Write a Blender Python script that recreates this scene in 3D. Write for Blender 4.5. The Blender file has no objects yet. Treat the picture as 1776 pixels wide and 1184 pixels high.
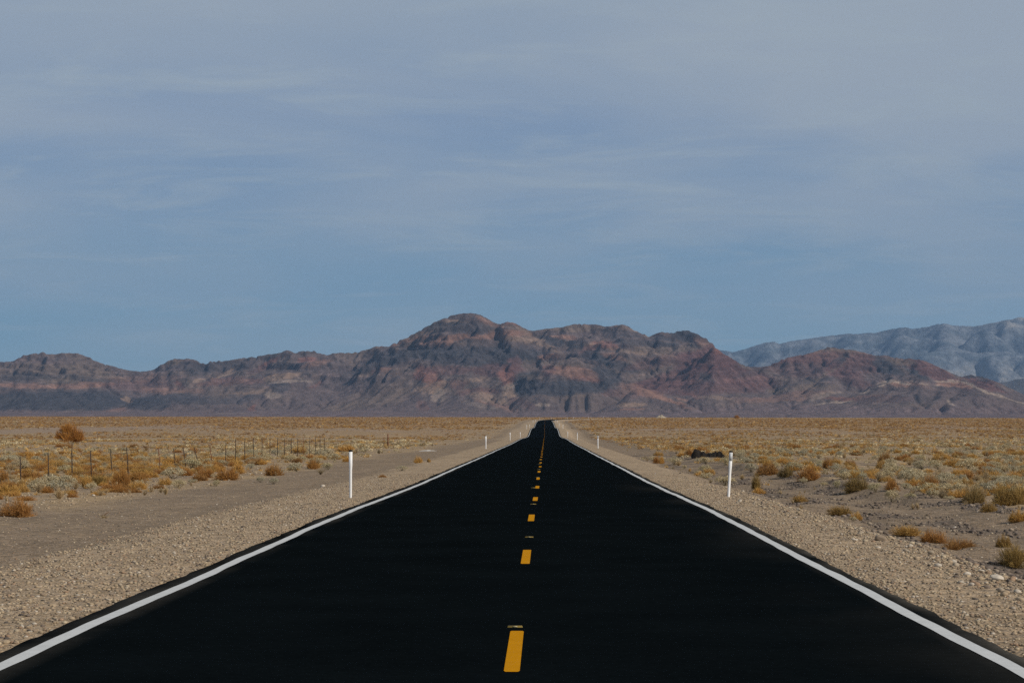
import bpy, math, random, time
import numpy as np
T0 = time.time()
scene = bpy.context.scene
COL = scene.collection
R = math.radians
random.seed(7)
rng = np.random.default_rng(11)

# ------------------------------------------------------------------ camera
F = 3900.0                     # focal length in photo pixels (1776 wide)
CX, CZ = 0.25, 1.80            # eye: a little right of the centre line, 1.8 m up
VX, VY = 946.0, 722.0          # where the road direction meets the horizon
cam_d = bpy.data.cameras.new('camera')
cam_d.sensor_width = 36.0
cam_d.lens = F / 1776 * 36
cam_d.clip_start = 0.1
cam_d.clip_end = 90000
cam = bpy.data.objects.new('camera', cam_d)
cam.location = (CX, 0, CZ)
cam.rotation_euler = (R(90) + math.atan(130 / F), 0, math.atan(58 / F))
COL.objects.link(cam)
scene.camera = cam

# ------------------------------------------------------------------ exposure
vs = scene.view_settings
vs.view_transform = 'Standard'
vs.look = 'None'
vs.gamma = 1
vs.use_curve_mapping = False
vs.exposure = -0.50
scene.cycles.max_bounces = 5
scene.cycles.diffuse_bounces = 2
scene.cycles.volume_bounces = 0
scene.cycles.transparent_max_bounces = 4
scene.cycles.use_denoising = False

# ------------------------------------------------------------------ sun and sky
SUN_EL, SUN_AZ = 36.0, 120.0   # azimuth clockwise from +Y (the road's direction)
sl = bpy.data.lights.new('sun', 'SUN')
sl.energy = 4.9
sl.angle = R(0.5)
sl.color = (1.0, 0.91, 0.79)
so = bpy.data.objects.new('sun', sl)
so.location = (60, -20, 60)
so.rotation_euler = (R(90 - SUN_EL), 0, R(180 - SUN_AZ))
COL.objects.link(so)

world = bpy.data.worlds.new('World')
scene.world = world
world.use_nodes = True
wt = world.node_tree
wt.nodes.clear()


class NT:
    """tiny helper around a node tree"""
    def __init__(self, tree):
        self.t = tree

    def n(self, typ, **kw):
        nd = self.t.nodes.new(typ)
        for k, v in kw.items():
            setattr(nd, k, v)
        return nd

    def l(self, a, b):
        self.t.links.new(a, b)

    def val(self, sock, v):
        if hasattr(v, 'is_linked') or isinstance(v, bpy.types.NodeSocket):
            self.l(v, sock)
        else:
            sock.default_value = v

    def math(self, op, a, b=None, c=None, clamp=False):
        nd = self.n('ShaderNodeMath', operation=op)
        nd.use_clamp = clamp
        self.val(nd.inputs[0], a)
        if b is not None:
            self.val(nd.inputs[1], b)
        if c is not None:
            self.val(nd.inputs[2], c)
        return nd.outputs[0]

    def mix(self, f, a, b, blend='MIX'):
        nd = self.n('ShaderNodeMix', data_type='RGBA', blend_type=blend)
        self.val(nd.inputs[0], f)
        self.val(nd.inputs[6], a)
        self.val(nd.inputs[7], b)
        return nd.outputs[2]

    def noise(self, vec, scale, detail=4, rough=0.55, lac=2.0, dist=0.0):
        nd = self.n('ShaderNodeTexNoise')
        if vec is not None:
            self.l(vec, nd.inputs['Vector'])
        nd.inputs['Scale'].default_value = scale
        nd.inputs['Detail'].default_value = detail
        nd.inputs['Roughness'].default_value = rough
        nd.inputs['Lacunarity'].default_value = lac
        nd.inputs['Distortion'].default_value = dist
        return nd.outputs['Fac']

    def ramp(self, fac, pts):
        nd = self.n('ShaderNodeValToRGB')
        cr = nd.color_ramp
        while len(cr.elements) > 1:
            cr.elements.remove(cr.elements[-1])
        for i, (p, c) in enumerate(pts):
            e = cr.elements[0] if i == 0 else cr.elements.new(p)
            e.position = p
            e.color = (*c, 1) if len(c) == 3 else c
        self.l(fac, nd.inputs[0])
        return nd.outputs[0]

    def mapr(self, v, a, b, c, d):
        nd = self.n('ShaderNodeMapRange')
        self.l(v, nd.inputs[0])
        for i, x in enumerate((a, b, c, d)):
            nd.inputs[i + 1].default_value = x
        return nd.outputs[0]


W = NT(wt)
sky = W.n('ShaderNodeTexSky', sky_type='NISHITA')
sky.sun_disc = False
sky.sun_elevation = R(SUN_EL)
sky.sun_rotation = R(SUN_AZ)
sky.altitude = 600
sky.air_density = 1.0
sky.dust_density = 0.4
sky.ozone_density = 2.0
SKY_S = 0.10
tc = W.n('ShaderNodeTexCoord')
sep = W.n('ShaderNodeSeparateXYZ')
W.l(tc.outputs['Generated'], sep.inputs[0])
zc = W.math('MAXIMUM', sep.outputs[2], 0.0)
zd = W.math('ADD', zc, 0.17)
cmb = W.n('ShaderNodeCombineXYZ')
W.l(W.math('DIVIDE', sep.outputs[0], zd), cmb.inputs[0])
W.l(W.math('DIVIDE', sep.outputs[1], zd), cmb.inputs[1])
mp = W.n('ShaderNodeMapping')
W.l(cmb.outputs[0], mp.inputs[0])
mp.inputs['Rotation'].default_value = (0, 0, R(-14))
mp.inputs['Scale'].default_value = (0.75, 0.95, 1)
veil = W.noise(mp.outputs[0], 1.2, 6, 0.50, 2.1, 0.5)       # broad cirrus veil
mp2 = W.n('ShaderNodeMapping')
W.l(cmb.outputs[0], mp2.inputs[0])
mp2.inputs['Rotation'].default_value = (0, 0, R(-8))
mp2.inputs['Scale'].default_value = (1.7, 3.2, 1)
mp2.inputs["Location"].default_value = (3.1, 1.7, 0)
wisp = W.noise(mp2.outputs[0], 1.6, 9, 0.62, 2.2, 0.6)        # fine wisps
elev = W.mapr(zc, 0.0, 0.19, 0.0, 1.0)
base = W.ramp(elev, [(0.0, (0.160, 0.322, 0.430)), (0.25, (0.172, 0.320, 0.440)), (0.50, (0.200, 0.300, 0.435)), (0.70, (0.225, 0.305, 0.435)),
                     (1.0, (0.275, 0.345, 0.430))])
vf = W.mapr(veil, 0.36, 0.60, 0.0, 1.0)
vh = W.mapr(zc, 0.015, 0.15, 0.22, 1.0)
vmix = W.math('MULTIPLY', vf, vh, clamp=True)
c1 = W.mix(vmix, base, (0.345, 0.395, 0.455, 1))
wf = W.mapr(wisp, 0.49, 0.72, 0.0, 0.62)
wf2 = W.math('MULTIPLY', wf, W.mapr(zc, 0.0, 0.10, 0.35, 1.0), clamp=True)
c2 = W.mix(wf2, c1, (0.375, 0.43, 0.465, 1))
# the veil thins the clear sky: most of the light is the veil's, the rest the clear sky behind it
gain = W.n('ShaderNodeVectorMath', operation='SCALE')
W.l(c2, gain.inputs[0])
gain.inputs['Scale'].default_value = 1.0 / SKY_S * 1.46
upper = W.mapr(zc, 0.20, 0.62, 1.0, 0.50)   # the veil thins overhead: deeper sky above the frame
up = W.n('ShaderNodeVectorMath', operation='SCALE')
W.l(gain.outputs[0], up.inputs[0])
W.l(upper, up.inputs['Scale'])
gain = up
skm = W.mix(0.90, sky.outputs[0], gain.outputs[0])
bg = W.n('ShaderNodeBackground')
W.l(skm, bg.inputs[0])
bg.inputs[1].default_value = SKY_S
wo = W.n('ShaderNodeOutputWorld')
W.l(bg.outputs[0], wo.inputs[0])


# ================================================================== helpers
def tag(o, label=None, cat=None, group=None, kind=None):
    if label:
        o['label'] = label
    if cat:
        o['category'] = cat
    if group:
        o['group'] = group
    if kind:
        o['kind'] = kind
    return o


def mesh_np(name, V, Fc, mat=None, smooth=False, cols=None, attr='Col'):
    """mesh from numpy verts and a uniform-size face array (or list of such arrays)"""
    V = np.asarray(V, dtype=np.float32)
    if not isinstance(Fc, list):
        Fc = [Fc]
    Fc = [np.asarray(f, dtype=np.int32) for f in Fc if len(f)]
    me = bpy.data.meshes.new(name)
    me.vertices.add(len(V))
    me.vertices.foreach_set('co', V.ravel())
    loops = np.concatenate([f.ravel() for f in Fc])
    tot = np.concatenate([np.full(len(f), f.shape[1], dtype=np.int32) for f in Fc])
    start = np.concatenate([[0], np.cumsum(tot)[:-1]]).astype(np.int32)
    me.loops.add(len(loops))
    me.loops.foreach_set('vertex_index', loops)
    me.polygons.add(len(tot))
    me.polygons.foreach_set('loop_start', start)
    me.polygons.foreach_set('loop_total', tot)
    if smooth:
        me.polygons.foreach_set('use_smooth', np.ones(len(tot), dtype=bool))
    me.update(calc_edges=True)
    if cols is not None:
        at = me.color_attributes.new(attr, 'FLOAT_COLOR', 'POINT')
        c4 = np.ones((len(V), 4), dtype=np.float32)
        c4[:, :cols.shape[1]] = cols
        at.data.foreach_set('color', c4.ravel())
    if mat:
        me.materials.append(mat)
    return me


def link(name, me, parent=None, loc=None):
    o = bpy.data.objects.new(name, me)
    COL.objects.link(o)
    if parent:
        o.parent = parent
    if loc is not None:
        o.location = loc
    return o


def grid_faces(nr, nc):
    i = np.arange(nr - 1)[:, None] * nc + np.arange(nc - 1)[None, :]
    i = i.ravel()
    return np.stack([i, i + 1, i + nc + 1, i + nc], 1)


def _hash(ix, iy, seed):
    h = (ix.astype(np.int64) * 374761393 + iy.astype(np.int64) * 668265263 + seed * 1442695041) & 0xFFFFFFFF
    h = ((h ^ (h >> 13)) * 1274126177) & 0xFFFFFFFF
    h = ((h ^ (h >> 16)) * 2246822519) & 0xFFFFFFFF
    return ((h ^ (h >> 15)) & 0xFFFFFF) / float(0xFFFFFF)


def vnoise(x, y, seed=0):
    x = np.asarray(x, dtype=np.float64)
    y = np.asarray(y, dtype=np.float64)
    x, y = np.broadcast_arrays(x, y)
    ix = np.floor(x).astype(np.int64)
    iy = np.floor(y).astype(np.int64)
    fx = x - ix
    fy = y - iy
    ux = fx * fx * fx * (fx * (fx * 6 - 15) + 10)
    uy = fy * fy * fy * (fy * (fy * 6 - 15) + 10)

    def g(i, j, dx, dy):
        a = _hash(i, j, seed) * 2 * np.pi
        return np.cos(a) * dx + np.sin(a) * dy
    n00 = g(ix, iy, fx, fy)
    n10 = g(ix + 1, iy, fx - 1, fy)
    n01 = g(ix, iy + 1, fx, fy - 1)
    n11 = g(ix + 1, iy + 1, fx - 1, fy - 1)
    return ((n00 * (1 - ux) + n10 * ux) * (1 - uy) + (n01 * (1 - ux) + n11 * ux) * uy) * 1.5


def fbm(x, y, seed=0, octv=5, gain=0.5, lac=2.03):
    s = 0.0
    a = 1.0
    for k in range(octv):
        s = s + a * vnoise(x, y, seed + k * 17)
        x = x * lac + 13.7
        y = y * lac - 7.3
        a *= gain
    return s


def ridged(x, y, seed=0, octv=5, gain=0.5, lac=2.07):
    s = 0.0
    a = 1.0
    w = 1.0
    for k in range(octv):
        n = (1 - np.abs(vnoise(x, y, seed + k * 31))) ** 2
        s = s + a * n * w
        w = np.clip(n * 1.4, 0, 1)
        x = x * lac + 5.1
        y = y * lac + 9.2
        a *= gain
    return s


def sstep(a, b, x):
    t = np.clip((x - a) / (b - a), 0, 1)
    return t * t * (3 - 2 * t)


def pchip(xs, ys):
    xs = np.array(xs, float)
    ys = np.array(ys, float)
    h = np.diff(xs)
    dl = np.diff(ys) / h
    m = np.zeros_like(ys)
    m[0], m[-1] = dl[0], dl[-1]
    for i in range(1, len(xs) - 1):
        if dl[i - 1] * dl[i] > 0:
            w1 = 2 * h[i] + h[i - 1]
            w2 = h[i] + 2 * h[i - 1]
            m[i] = (w1 + w2) / (w1 / dl[i - 1] + w2 / dl[i])

    def f(x):
        x = np.asarray(x, float)
        xc = np.clip(x, xs[0], xs[-1])
        i = np.clip(np.searchsorted(xs, xc) - 1, 0, len(xs) - 2)
        t = (xc - xs[i]) / h[i]
        return ((2 * t**3 - 3 * t**2 + 1) * ys[i] + (t**3 - 2 * t**2 + t) * h[i] * m[i]
                + (-2 * t**3 + 3 * t**2) * ys[i + 1] + (t**3 - t**2) * h[i] * m[i + 1])
    return f


# ================================================================== materials
def mat_new(name, base=(0.5, 0.5, 0.5), rough=0.9, spec=0.2):
    m = bpy.data.materials.new(name)
    m.use_nodes = True
    b = m.node_tree.nodes['Principled BSDF']
    b.inputs['Base Color'].default_value = (*base, 1)
    b.inputs['Roughness'].default_value = rough
    b.inputs['Specular IOR Level'].default_value = spec
    return m, NT(m.node_tree), b


def coords(N, typ='Object'):
    return N.n('ShaderNodeTexCoord').outputs[typ]


def bump(N, b, h, strength, dist):
    bp = N.n('ShaderNodeBump')
    bp.inputs['Strength'].default_value = strength
    bp.inputs['Distance'].default_value = dist
    N.l(h, bp.inputs['Height'])
    N.l(bp.outputs[0], b.inputs['Normal'])


# ground: band colours come from the sheet's own colour layer, grit from voronoi and noise
M_ground, N, b = mat_new('ground', rough=0.95, spec=0.1)
att = N.n('ShaderNodeAttribute', attribute_name='Col')
co = coords(N)
vo = N.n('ShaderNodeTexVoronoi', feature='F1')
N.l(co, vo.inputs['Vector'])
vo.inputs['Scale'].default_value = 22
vo2 = N.n('ShaderNodeTexVoronoi', feature='F1')
N.l(co, vo2.inputs['Vector'])
vo2.inputs['Scale'].default_value = 7
n1 = N.noise(co, 0.35, 6, 0.6)
n2 = N.noise(co, 3.5, 5, 0.65)
sp = N.n('ShaderNodeSeparateColor')
N.l(vo.outputs['Color'], sp.inputs[0])
sp2 = N.n('ShaderNodeSeparateColor')
N.l(vo2.outputs['Color'], sp2.inputs[0])
g1 = N.mapr(sp.outputs[0], 0, 1, 0.58, 1.42)
g2 = N.mapr(sp2.outputs[0], 0, 1, 0.86, 1.14)
g3 = N.mapr(n1, 0.3, 0.7, 0.86, 1.12)
g4 = N.mapr(n2, 0.3, 0.7, 0.82, 1.18)
gm = N.math('MULTIPLY', N.math('MULTIPLY', g1, g2), N.math('MULTIPLY', g3, g4))
gs = N.n('ShaderNodeVectorMath', operation='SCALE')
N.l(att.outputs['Color'], gs.inputs[0])
N.l(gm, gs.inputs['Scale'])
tint = N.ramp(sp.outputs[1], [(0, (0.94, 0.97, 1.05)), (0.5, (1, 1, 1)), (1, (1.06, 1.0, 0.9))])
N.l(N.mix(1.0, gs.outputs[0], tint, 'MULTIPLY'), b.inputs['Base Color'])
hh = N.math('ADD', N.math('MULTIPLY', vo.outputs['Distance'], -0.6), N.math('MULTIPLY', n2, 1.2))
bump(N, b, hh, 0.8, 0.035)

# fresh black asphalt
M_road, N, b = mat_new('asphalt', rough=1.0, spec=0.0)
att = N.n('ShaderNodeAttribute', attribute_name='Col')
co = coords(N)
a1 = N.noise(co, 90, 3, 0.6)
a2 = N.noise(co, 0.6, 4, 0.5)
a3 = N.noise(co, 9, 4, 0.6)
gm = N.math('MULTIPLY', N.math('MULTIPLY', N.mapr(a1, 0.3, 0.7, 0.6, 1.5), N.mapr(a2, 0.3, 0.7, 0.85, 1.2)),
            N.mapr(a3, 0.3, 0.7, 0.85, 1.15))
gs = N.n('ShaderNodeVectorMath', operation='SCALE')
N.l(att.outputs['Color'], gs.inputs[0])
N.l(gm, gs.inputs['Scale'])
N.l(gs.outputs[0], b.inputs['Base Color'])
bump(N, b, a1, 0.35, 0.006)


def paint(name, c, wear):
    m, N, b = mat_new(name, c, 0.95, 0.03)
    co = coords(N)
    p1 = N.noise(co, 60, 4, 0.7)
    p2 = N.noise(co, 4, 4, 0.6)
    f = N.math('MULTIPLY', N.mapr(p1, 0.35, 0.65, 0.86, 1.06), N.mapr(p2, 0.3, 0.7, 0.90, 1.06))
    s = N.n('ShaderNodeVectorMath', operation='SCALE')
    s.inputs[0].default_value = c
    N.l(f, s.inputs['Scale'])
    chip = N.mapr(N.noise(co, 38, 5, 0.75), 0.66, 0.70, 0.0, wear)
    N.l(N.mix(chip, s.outputs[0], (0.03, 0.03, 0.03, 1)), b.inputs['Base Color'])
    bump(N, b, p1, 0.3, 0.004)
    return m


M_white = paint('white_paint', (0.58, 0.60, 0.61), 0.6)
M_yellow = paint('yellow_paint', (0.56, 0.245, 0.003), 0.5)


def plant_mat(name, c1, c2, c3, hl=0.9):
    m, N, b = mat_new(name, c1, 0.85, 0.15)
    att = N.n('ShaderNodeAttribute', attribute_name='Col')      # per-blade random value
    oi = N.n('ShaderNodeObjectInfo')
    s = N.n('ShaderNodeSeparateColor')
    N.l(att.outputs['Color'], s.inputs[0])
    base_ = N.ramp(s.outputs[0], [(0.0, c1), (0.5, c2), (1.0, c3)])
    f = N.mapr(s.outputs[1], 0, 1, 0.72, 1.25)
    sc = N.n('ShaderNodeVectorMath', operation='SCALE')
    N.l(base_, sc.inputs[0])
    N.l(f, sc.inputs['Scale'])
    o2 = N.ramp(oi.outputs['Random'], [(0, (0.78, 0.80, 0.86)), (0.35, (1.0, 0.97, 0.95)), (0.7, (1.08, 1.0, 0.9)), (1, (0.92, 0.9, 0.8))])
    colr = N.mix(1.0, sc.outputs[0], o2, 'MULTIPLY')
    N.l(colr, b.inputs['Base Color'])
    tr = N.n('ShaderNodeBsdfTranslucent')
    N.l(colr, tr.inputs[0])
    mx = N.n('ShaderNodeMixShader')
    mx.inputs[0].default_value = 0.2
    out = [n for n in m.node_tree.nodes if n.type == 'OUTPUT_MATERIAL'][0]
    N.l(b.outputs[0], mx.inputs[1])
    N.l(tr.outputs[0], mx.inputs[2])
    N.l(mx.outputs[0], out.inputs[0])
    return m


M_rust = plant_mat('rust_twigs', (0.20, 0.100, 0.032), (0.40, 0.205, 0.066), (0.55, 0.34, 0.13))
M_gold = plant_mat('gold_twigs', (0.31, 0.185, 0.055), (0.55, 0.335, 0.10), (0.70, 0.48, 0.20))
M_sage = plant_mat('sage_leaves', (0.31, 0.265, 0.165), (0.47, 0.415, 0.27), (0.64, 0.58, 0.42))
M_olive = plant_mat('olive_twigs', (0.17, 0.11, 0.040), (0.32, 0.215, 0.080), (0.47, 0.345, 0.145))
M_straw = plant_mat('straw_grass', (0.34, 0.25, 0.14), (0.47, 0.36, 0.21), (0.60, 0.49, 0.31))


def simple(name, c, rough=0.8, spec=0.3, sc=8, amp=0.2):
    m, N, b = mat_new(name, c, rough, spec)
    co = coords(N)
    f = N.mapr(N.noise(co, sc, 5, 0.6), 0.3, 0.7, 1 - amp, 1 + amp)
    s = N.n('ShaderNodeVectorMath', operation='SCALE')
    s.inputs[0].default_value = c
    N.l(f, s.inputs['Scale'])
    N.l(s.outputs[0], b.inputs['Base Color'])
    return m


M_post = simple('white_plastic', (0.88, 0.885, 0.89), 0.5, 0.3, 6, 0.03)
M_cap = simple('black_plastic', (0.015, 0.015, 0.011), 0.6, 0.3, 20, 0.2)
M_refl = simple('grey_sheeting', (0.50, 0.52, 0.55), 0.45, 0.4, 150, 0.15)
M_steel = simple('rusty_steel', (0.055, 0.040, 0.034), 0.85, 0.2, 12, 0.4)
M_rust_post = simple('brown_rust', (0.17, 0.075, 0.045), 0.9, 0.1, 10, 0.3)
M_wire = simple('wire', (0.10, 0.085, 0.075), 0.8, 0.2, 4, 0.3)
M_wood = simple('dry_stem', (0.16, 0.10, 0.06), 0.9, 0.1, 20, 0.3)
M_tar = simple('tar_black', (0.020, 0.017, 0.015), 0.9, 0.1, 6, 0.5)
M_tab = simple('yellow_tab', (0.20, 0.14, 0.03), 0.5, 0.3, 40, 0.2)
M_tablens = simple('tab_lens', (0.42, 0.38, 0.22), 0.4, 0.4, 40, 0.1)
M_pale = simple('pale_gravel', (0.38, 0.32, 0.24), 0.95, 0.1, 0.8, 0.2)
M_salt = simple('white_grit', (0.72, 0.70, 0.66), 0.95, 0.1, 3, 0.15)

M_stone, N, b = mat_new('stone', rough=0.9, spec=0.15)
att = N.n('ShaderNodeAttribute', attribute_name='Col')
co = coords(N)
s = N.n('ShaderNodeVectorMath', operation='SCALE')
N.l(att.outputs['Color'], s.inputs[0])
N.l(N.mapr(N.noise(co, 30, 4, 0.6), 0.3, 0.7, 0.8, 1.2), s.inputs['Scale'])
N.l(s.outputs[0], b.inputs['Base Color'])


def rock_mat(name, s1, s2, s3):
    m, N, b = mat_new(name, rough=0.97, spec=0.05)
    att = N.n('ShaderNodeAttribute', attribute_name='Col')
    co = coords(N)
    mpn = N.n('ShaderNodeMapping')
    N.l(co, mpn.inputs[0])
    mpn.inputs['Scale'].default_value = (1, 0.45, 2.0)
    r1 = N.noise(mpn.outputs[0], s1, 6, 0.65, 2.1, 0.4)
    r2 = N.noise(mpn.outputs[0], s2, 5, 0.7, 2.1, 0.2)
    f = N.math('MULTIPLY', N.mapr(r1, 0.3, 0.7, 0.88, 1.12), N.mapr(r2, 0.3, 0.7, 0.74, 1.26))
    s = N.n('ShaderNodeVectorMath', operation='SCALE')
    N.l(att.outputs['Color'], s.inputs[0])
    N.l(f, s.inputs['Scale'])
    N.l(s.outputs[0], b.inputs['Base Color'])
    h = N.math('ADD', N.math('MULTIPLY', r1, 1.0), N.math('MULTIPLY', r2, 0.5))
    bump(N, b, h, 0.9, s3)
    return m


M_mount = rock_mat('mountain_rock', 0.012, 0.07, 16)
M_farmt = rock_mat('far_rock', 0.0045, 0.016, 70)

# ================================================================== the ground
HP = pchip([-80, 0, 16, 28, 40, 52.4, 64.6, 76.8, 95, 110, 158, 182, 256, 365, 440, 520, 580, 640, 700, 770, 830, 890, 960, 1100, 1238, 1300, 1400, 1500, 1900, 2150, 2600, 7500],
           [1.82, 1.80, 1.79, 1.83, 1.865, 1.96, 2.06, 2.15, 2.24, 2.33, 2.60, 2.72, 3.14, 3.62, 4.15, 4.52, 3.87, 3.40, 3.58, 3.80, 3.62, 3.03, 2.70, 2.42, 2.20, 1.86, 1.42, 1.26, 0.90, 0.80, 1.6, 3.0])
PP = pchip([-80, 0, 60, 100, 200, 400, 700, 1200, 1500, 2000, 2200, 2600, 7500],
           [2.15, 2.15, 2.35, 2.62, 3.05, 3.60, 3.40, 2.20, 1.60, 0.82, 0.75, 1.7, 3.0])
RC, RS = 820.0, 1215.0            # the far curve to the right: radius, start


def xc(y):
    """road centre line (x as a function of y)"""
    y = np.asarray(y, float)
    a = R(34)
    ye = RS + RC * math.sin(a)
    xe = RC * (1 - math.cos(a))
    arc = RC - np.sqrt(np.maximum(RC**2 - np.clip(y - RS, 0, RC * 0.999)**2, 1))
    return np.where(y < RS, 0.0, np.where(y < ye, arc, xe + (y - ye) * math.tan(a)))


def road_z(y):
    return CZ - HP(y) - (0.0022 * np.clip(xc(y) - 25, 0, 600) + 0.15) * sstep(1400, 1700, y)


def ground(x, y, fine=True):
    x = np.asarray(x, float)
    y = np.asarray(y, float)
    s = x - xc(y)
    a = np.abs(s)
    slant = 1 + 0.9 * sstep(1300, 1700, y)
    zr = road_z(y)
    wob = 0.35 * vnoise(y * 0.11, s * 0.02, 5)
    # cross section, left and right
    left = -0.05 - 0.03 * np.clip(a - 3.9, 0, 2.5) - 0.10 * sstep(6.2, 8, a + wob) - 0.12 * sstep(8, 19, a)
    right = -0.05 - 0.035 * np.clip(a - 3.8, 0, 2.0) - 0.38 * sstep(5.6, 7.4, a + wob) + 0.16 * sstep(9.6, 11.4, a + 2.2 * wob) + 0.08 * sstep(13, 22, a)
    cr = np.where(s < 0, left, right)
    low = 0.10 + 0.22 * sstep(500, 1200, y)
    cr = np.where(a < 4.6, np.where(a < 3.6, -low, cr * sstep(3.6, 4.2, a) - low * (1 - sstep(3.6, 4.2, a))), cr)
    zroad = zr + cr
    zpl = CZ - PP(y) - 0.0016 * x * sstep(400, 1500, y)
    k = sstep(14, 70 + 0 * y, a)
    z = zroad * (1 - k) + zpl * k
    # gentle relief of the flat
    amp = sstep(5, 30, a) * (0.10 + 0.25 * sstep(60, 300, y))
    z = z + amp * fbm(x * 0.045, y * 0.02, 3, 3) * np.clip(1.0 - y / 2500.0, 0.15, 1)
    if fine:
        near = 1 - sstep(170, 260, y)
        wl = sstep(5.9, 7.2, s) * (1 - sstep(26, 40, s)) * near
        z = z + wl * (0.07 * fbm(x * 0.8, y * 0.35, 21, 4) + 0.05 * np.clip(ridged(x * 0.7, y * 0.35, 44, 4) - 1.0, 0, 1))
        # a broken, cut edge on the far side of the wash
        cut = 10.8 + 1.2 * vnoise(y * 0.07, 0.5, 61) + 0.5 * vnoise(y * 0.31, 0.2, 62)
        z = z + near * 0.16 * sstep(cut - 0.12, cut + 0.12, s) * (1 - sstep(cut + 1.5, cut + 5, s)) * np.clip(0.5 + 1.2 * vnoise(y * 0.05, 7.7, 63), 0, 1)
        wl2 = sstep(4.4, 6.5, -s) * near
        z = z + wl2 * 0.03 * fbm(x * 1.1, y * 0.5, 31, 4)
        sh = sstep(3.95, 4.5, a) * (1 - sstep(6, 7, a)) * near
        z = z + sh * 0.02 * fbm(x * 2.5, y * 1.5, 35, 3)
    return z


def wpos(px, py, d):
    return CX + (px - VX) / F * d, d, CZ - (py - VY) / F * d


DS = np.exp(np.linspace(math.log(12), math.log(2600), 1400))


def hit(px, py):
    """the first place where the view line through a photo point meets the ground"""
    xs = CX + (px - VX) / F * DS
    zs = CZ - (py - VY) / F * DS
    g = ground(xs, DS)
    w = np.nonzero(zs <= g)[0]
    i = w[0] if len(w) else len(DS) - 1
    return float(xs[i]), float(DS[i]), float(g[i])


def build_ground():
    ys = list(np.arange(-60, 8, 2.0))
    y = 8.0
    while y < 7400:
        ys.append(y)
        y += max(0.22, 0.0075 * y)
    ys = np.array(ys)
    pos = [0.0]
    while pos[-1] < 14:
        pos.append(pos[-1] + 0.2)
    st = 0.2
    while pos[-1] < 3200:
        st *= 1.045
        pos.append(pos[-1] + st)
    pos = np.array(pos)
    xs = np.concatenate([-pos[:0:-1], pos])
    # columns follow the road's curve far away
    Y, X = np.meshgrid(ys, xs, indexing='ij')
    X = X + np.minimum(xc(Y), 400) * np.exp(-np.abs(X) / 500)
    Z = ground(X, Y)
    S = X - xc(Y)
    A = np.abs(S)
    C = np.zeros(X.shape + (3,))
    n1_ = fbm(X * 0.30, Y * 0.12, 71, 5)
    n2_ = fbm(X * 1.5, Y * 0.8, 72, 4)
    n3_ = fbm(X * 0.02, Y * 0.004, 73, 4)
    gravel = np.array([0.365, 0.278, 0.188])
    gravel2 = np.array([0.30, 0.228, 0.158])
    track = np.array([0.240, 0.183, 0.130])
    flat = np.array([0.275, 0.208, 0.145])
    flatg = np.array([0.37, 0.27, 0.16])
    sand = np.array([0.36, 0.28, 0.195])
    purple = np.array([0.20, 0.16, 0.155])
    far = np.array([0.30, 0.195, 0.105])

    def mix(Cc, c, f):
        f = np.clip(f, 0, 1)[..., None]
        return Cc * (1 - f) + c * f
    C[:] = flat
    C = mix(C, flatg, 0.5 + 0.7 * n1_)
    C = mix(C, sand, sstep(0.15, 0.55, n2_) * 0.35)
    # left: gravel shoulder, then the smooth dirt track, then stony verge
    LW = 6.7 + 0.45 * n1_ + 0.3 * vnoise(Y * 0.05, 1.1, 8)
    shL = (S < 0)
    C = np.where(shL[..., None], mix(C, track, (1 - sstep(10.2, 12.5, A + 0.9 * n1_)) * 0.92), C)
    C = np.where(shL[..., None], mix(C, gravel, 1 - sstep(LW - 0.35, LW + 0.5, A)), C)
    # right: gravel shoulder, then the wash
    RW = 5.95 + 0.25 * n1_ + 0.2 * vnoise(Y * 0.05, 4.1, 9)
    C = np.where(shL[..., None], C, mix(C, track, (1 - sstep(10.5, 13.0, A + 1.2 * n1_)) * 0.95))
    C = np.where(shL[..., None], C, mix(C, gravel, 1 - sstep(RW - 0.3, RW + 0.5, A)))
    C = mix(C, gravel2, np.clip(n2_, 0, 1) * (A < 7.5) * 0.9)
    # dark gritty crust in the wash
    wl = (S > 6.2) * (S < 20) * (Y < 200)
    C = mix(C, np.array([0.12, 0.10, 0.085]), wl * sstep(0.18, 0.42, fbm(X * 0.55, Y * 0.22, 91, 5)) * 0.75)
    # bare grey patches and grassy cover far out
    farf = sstep(260, 900, Y) * sstep(8, 25, A)
    C = mix(C, far, farf * 0.85)
    bare = sstep(0.12, 0.4, n3_ - 0.25 * (S > 0)) * sstep(350, 450, Y) * (1 - sstep(700, 900, Y)) * sstep(12, 40, A)
    C = mix(C, np.array([0.30, 0.235, 0.19]), bare * 0.6)
    C = mix(C, np.array([0.38, 0.26, 0.12]), sstep(1250, 1700, Y) * 0.6 * sstep(-200, 100, X))
    C = mix(C, gravel * 1.05, (1 - sstep(7, 11, A)) * sstep(300, 500, Y))
    C = mix(C, purple, sstep(2250, 2500, Y))
    V = np.stack([X, Y, Z], -1).reshape(-1, 3)
    me = mesh_np('ground', V, grid_faces(*X.shape), M_ground, True, C.reshape(-1, 3))
    tag(link('ground', me), kind='structure')


build_ground()
print('ground', round(time.time() - T0, 1))


# ================================================================== the road
def along(y0, y1, step0=0.5, k=0.008):
    ys = [y0]
    while ys[-1] < y1:
        ys.append(ys[-1] + max(step0, k * abs(ys[-1])))
    ys[-1] = y1
    return np.array(ys)


def heading(y):
    e = 0.5
    d = (xc(y + e) - xc(y - e)) / (2 * e)
    n = np.sqrt(1 + d * d)
    return d / n, 1 / n           # tangent (x, y)


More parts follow.
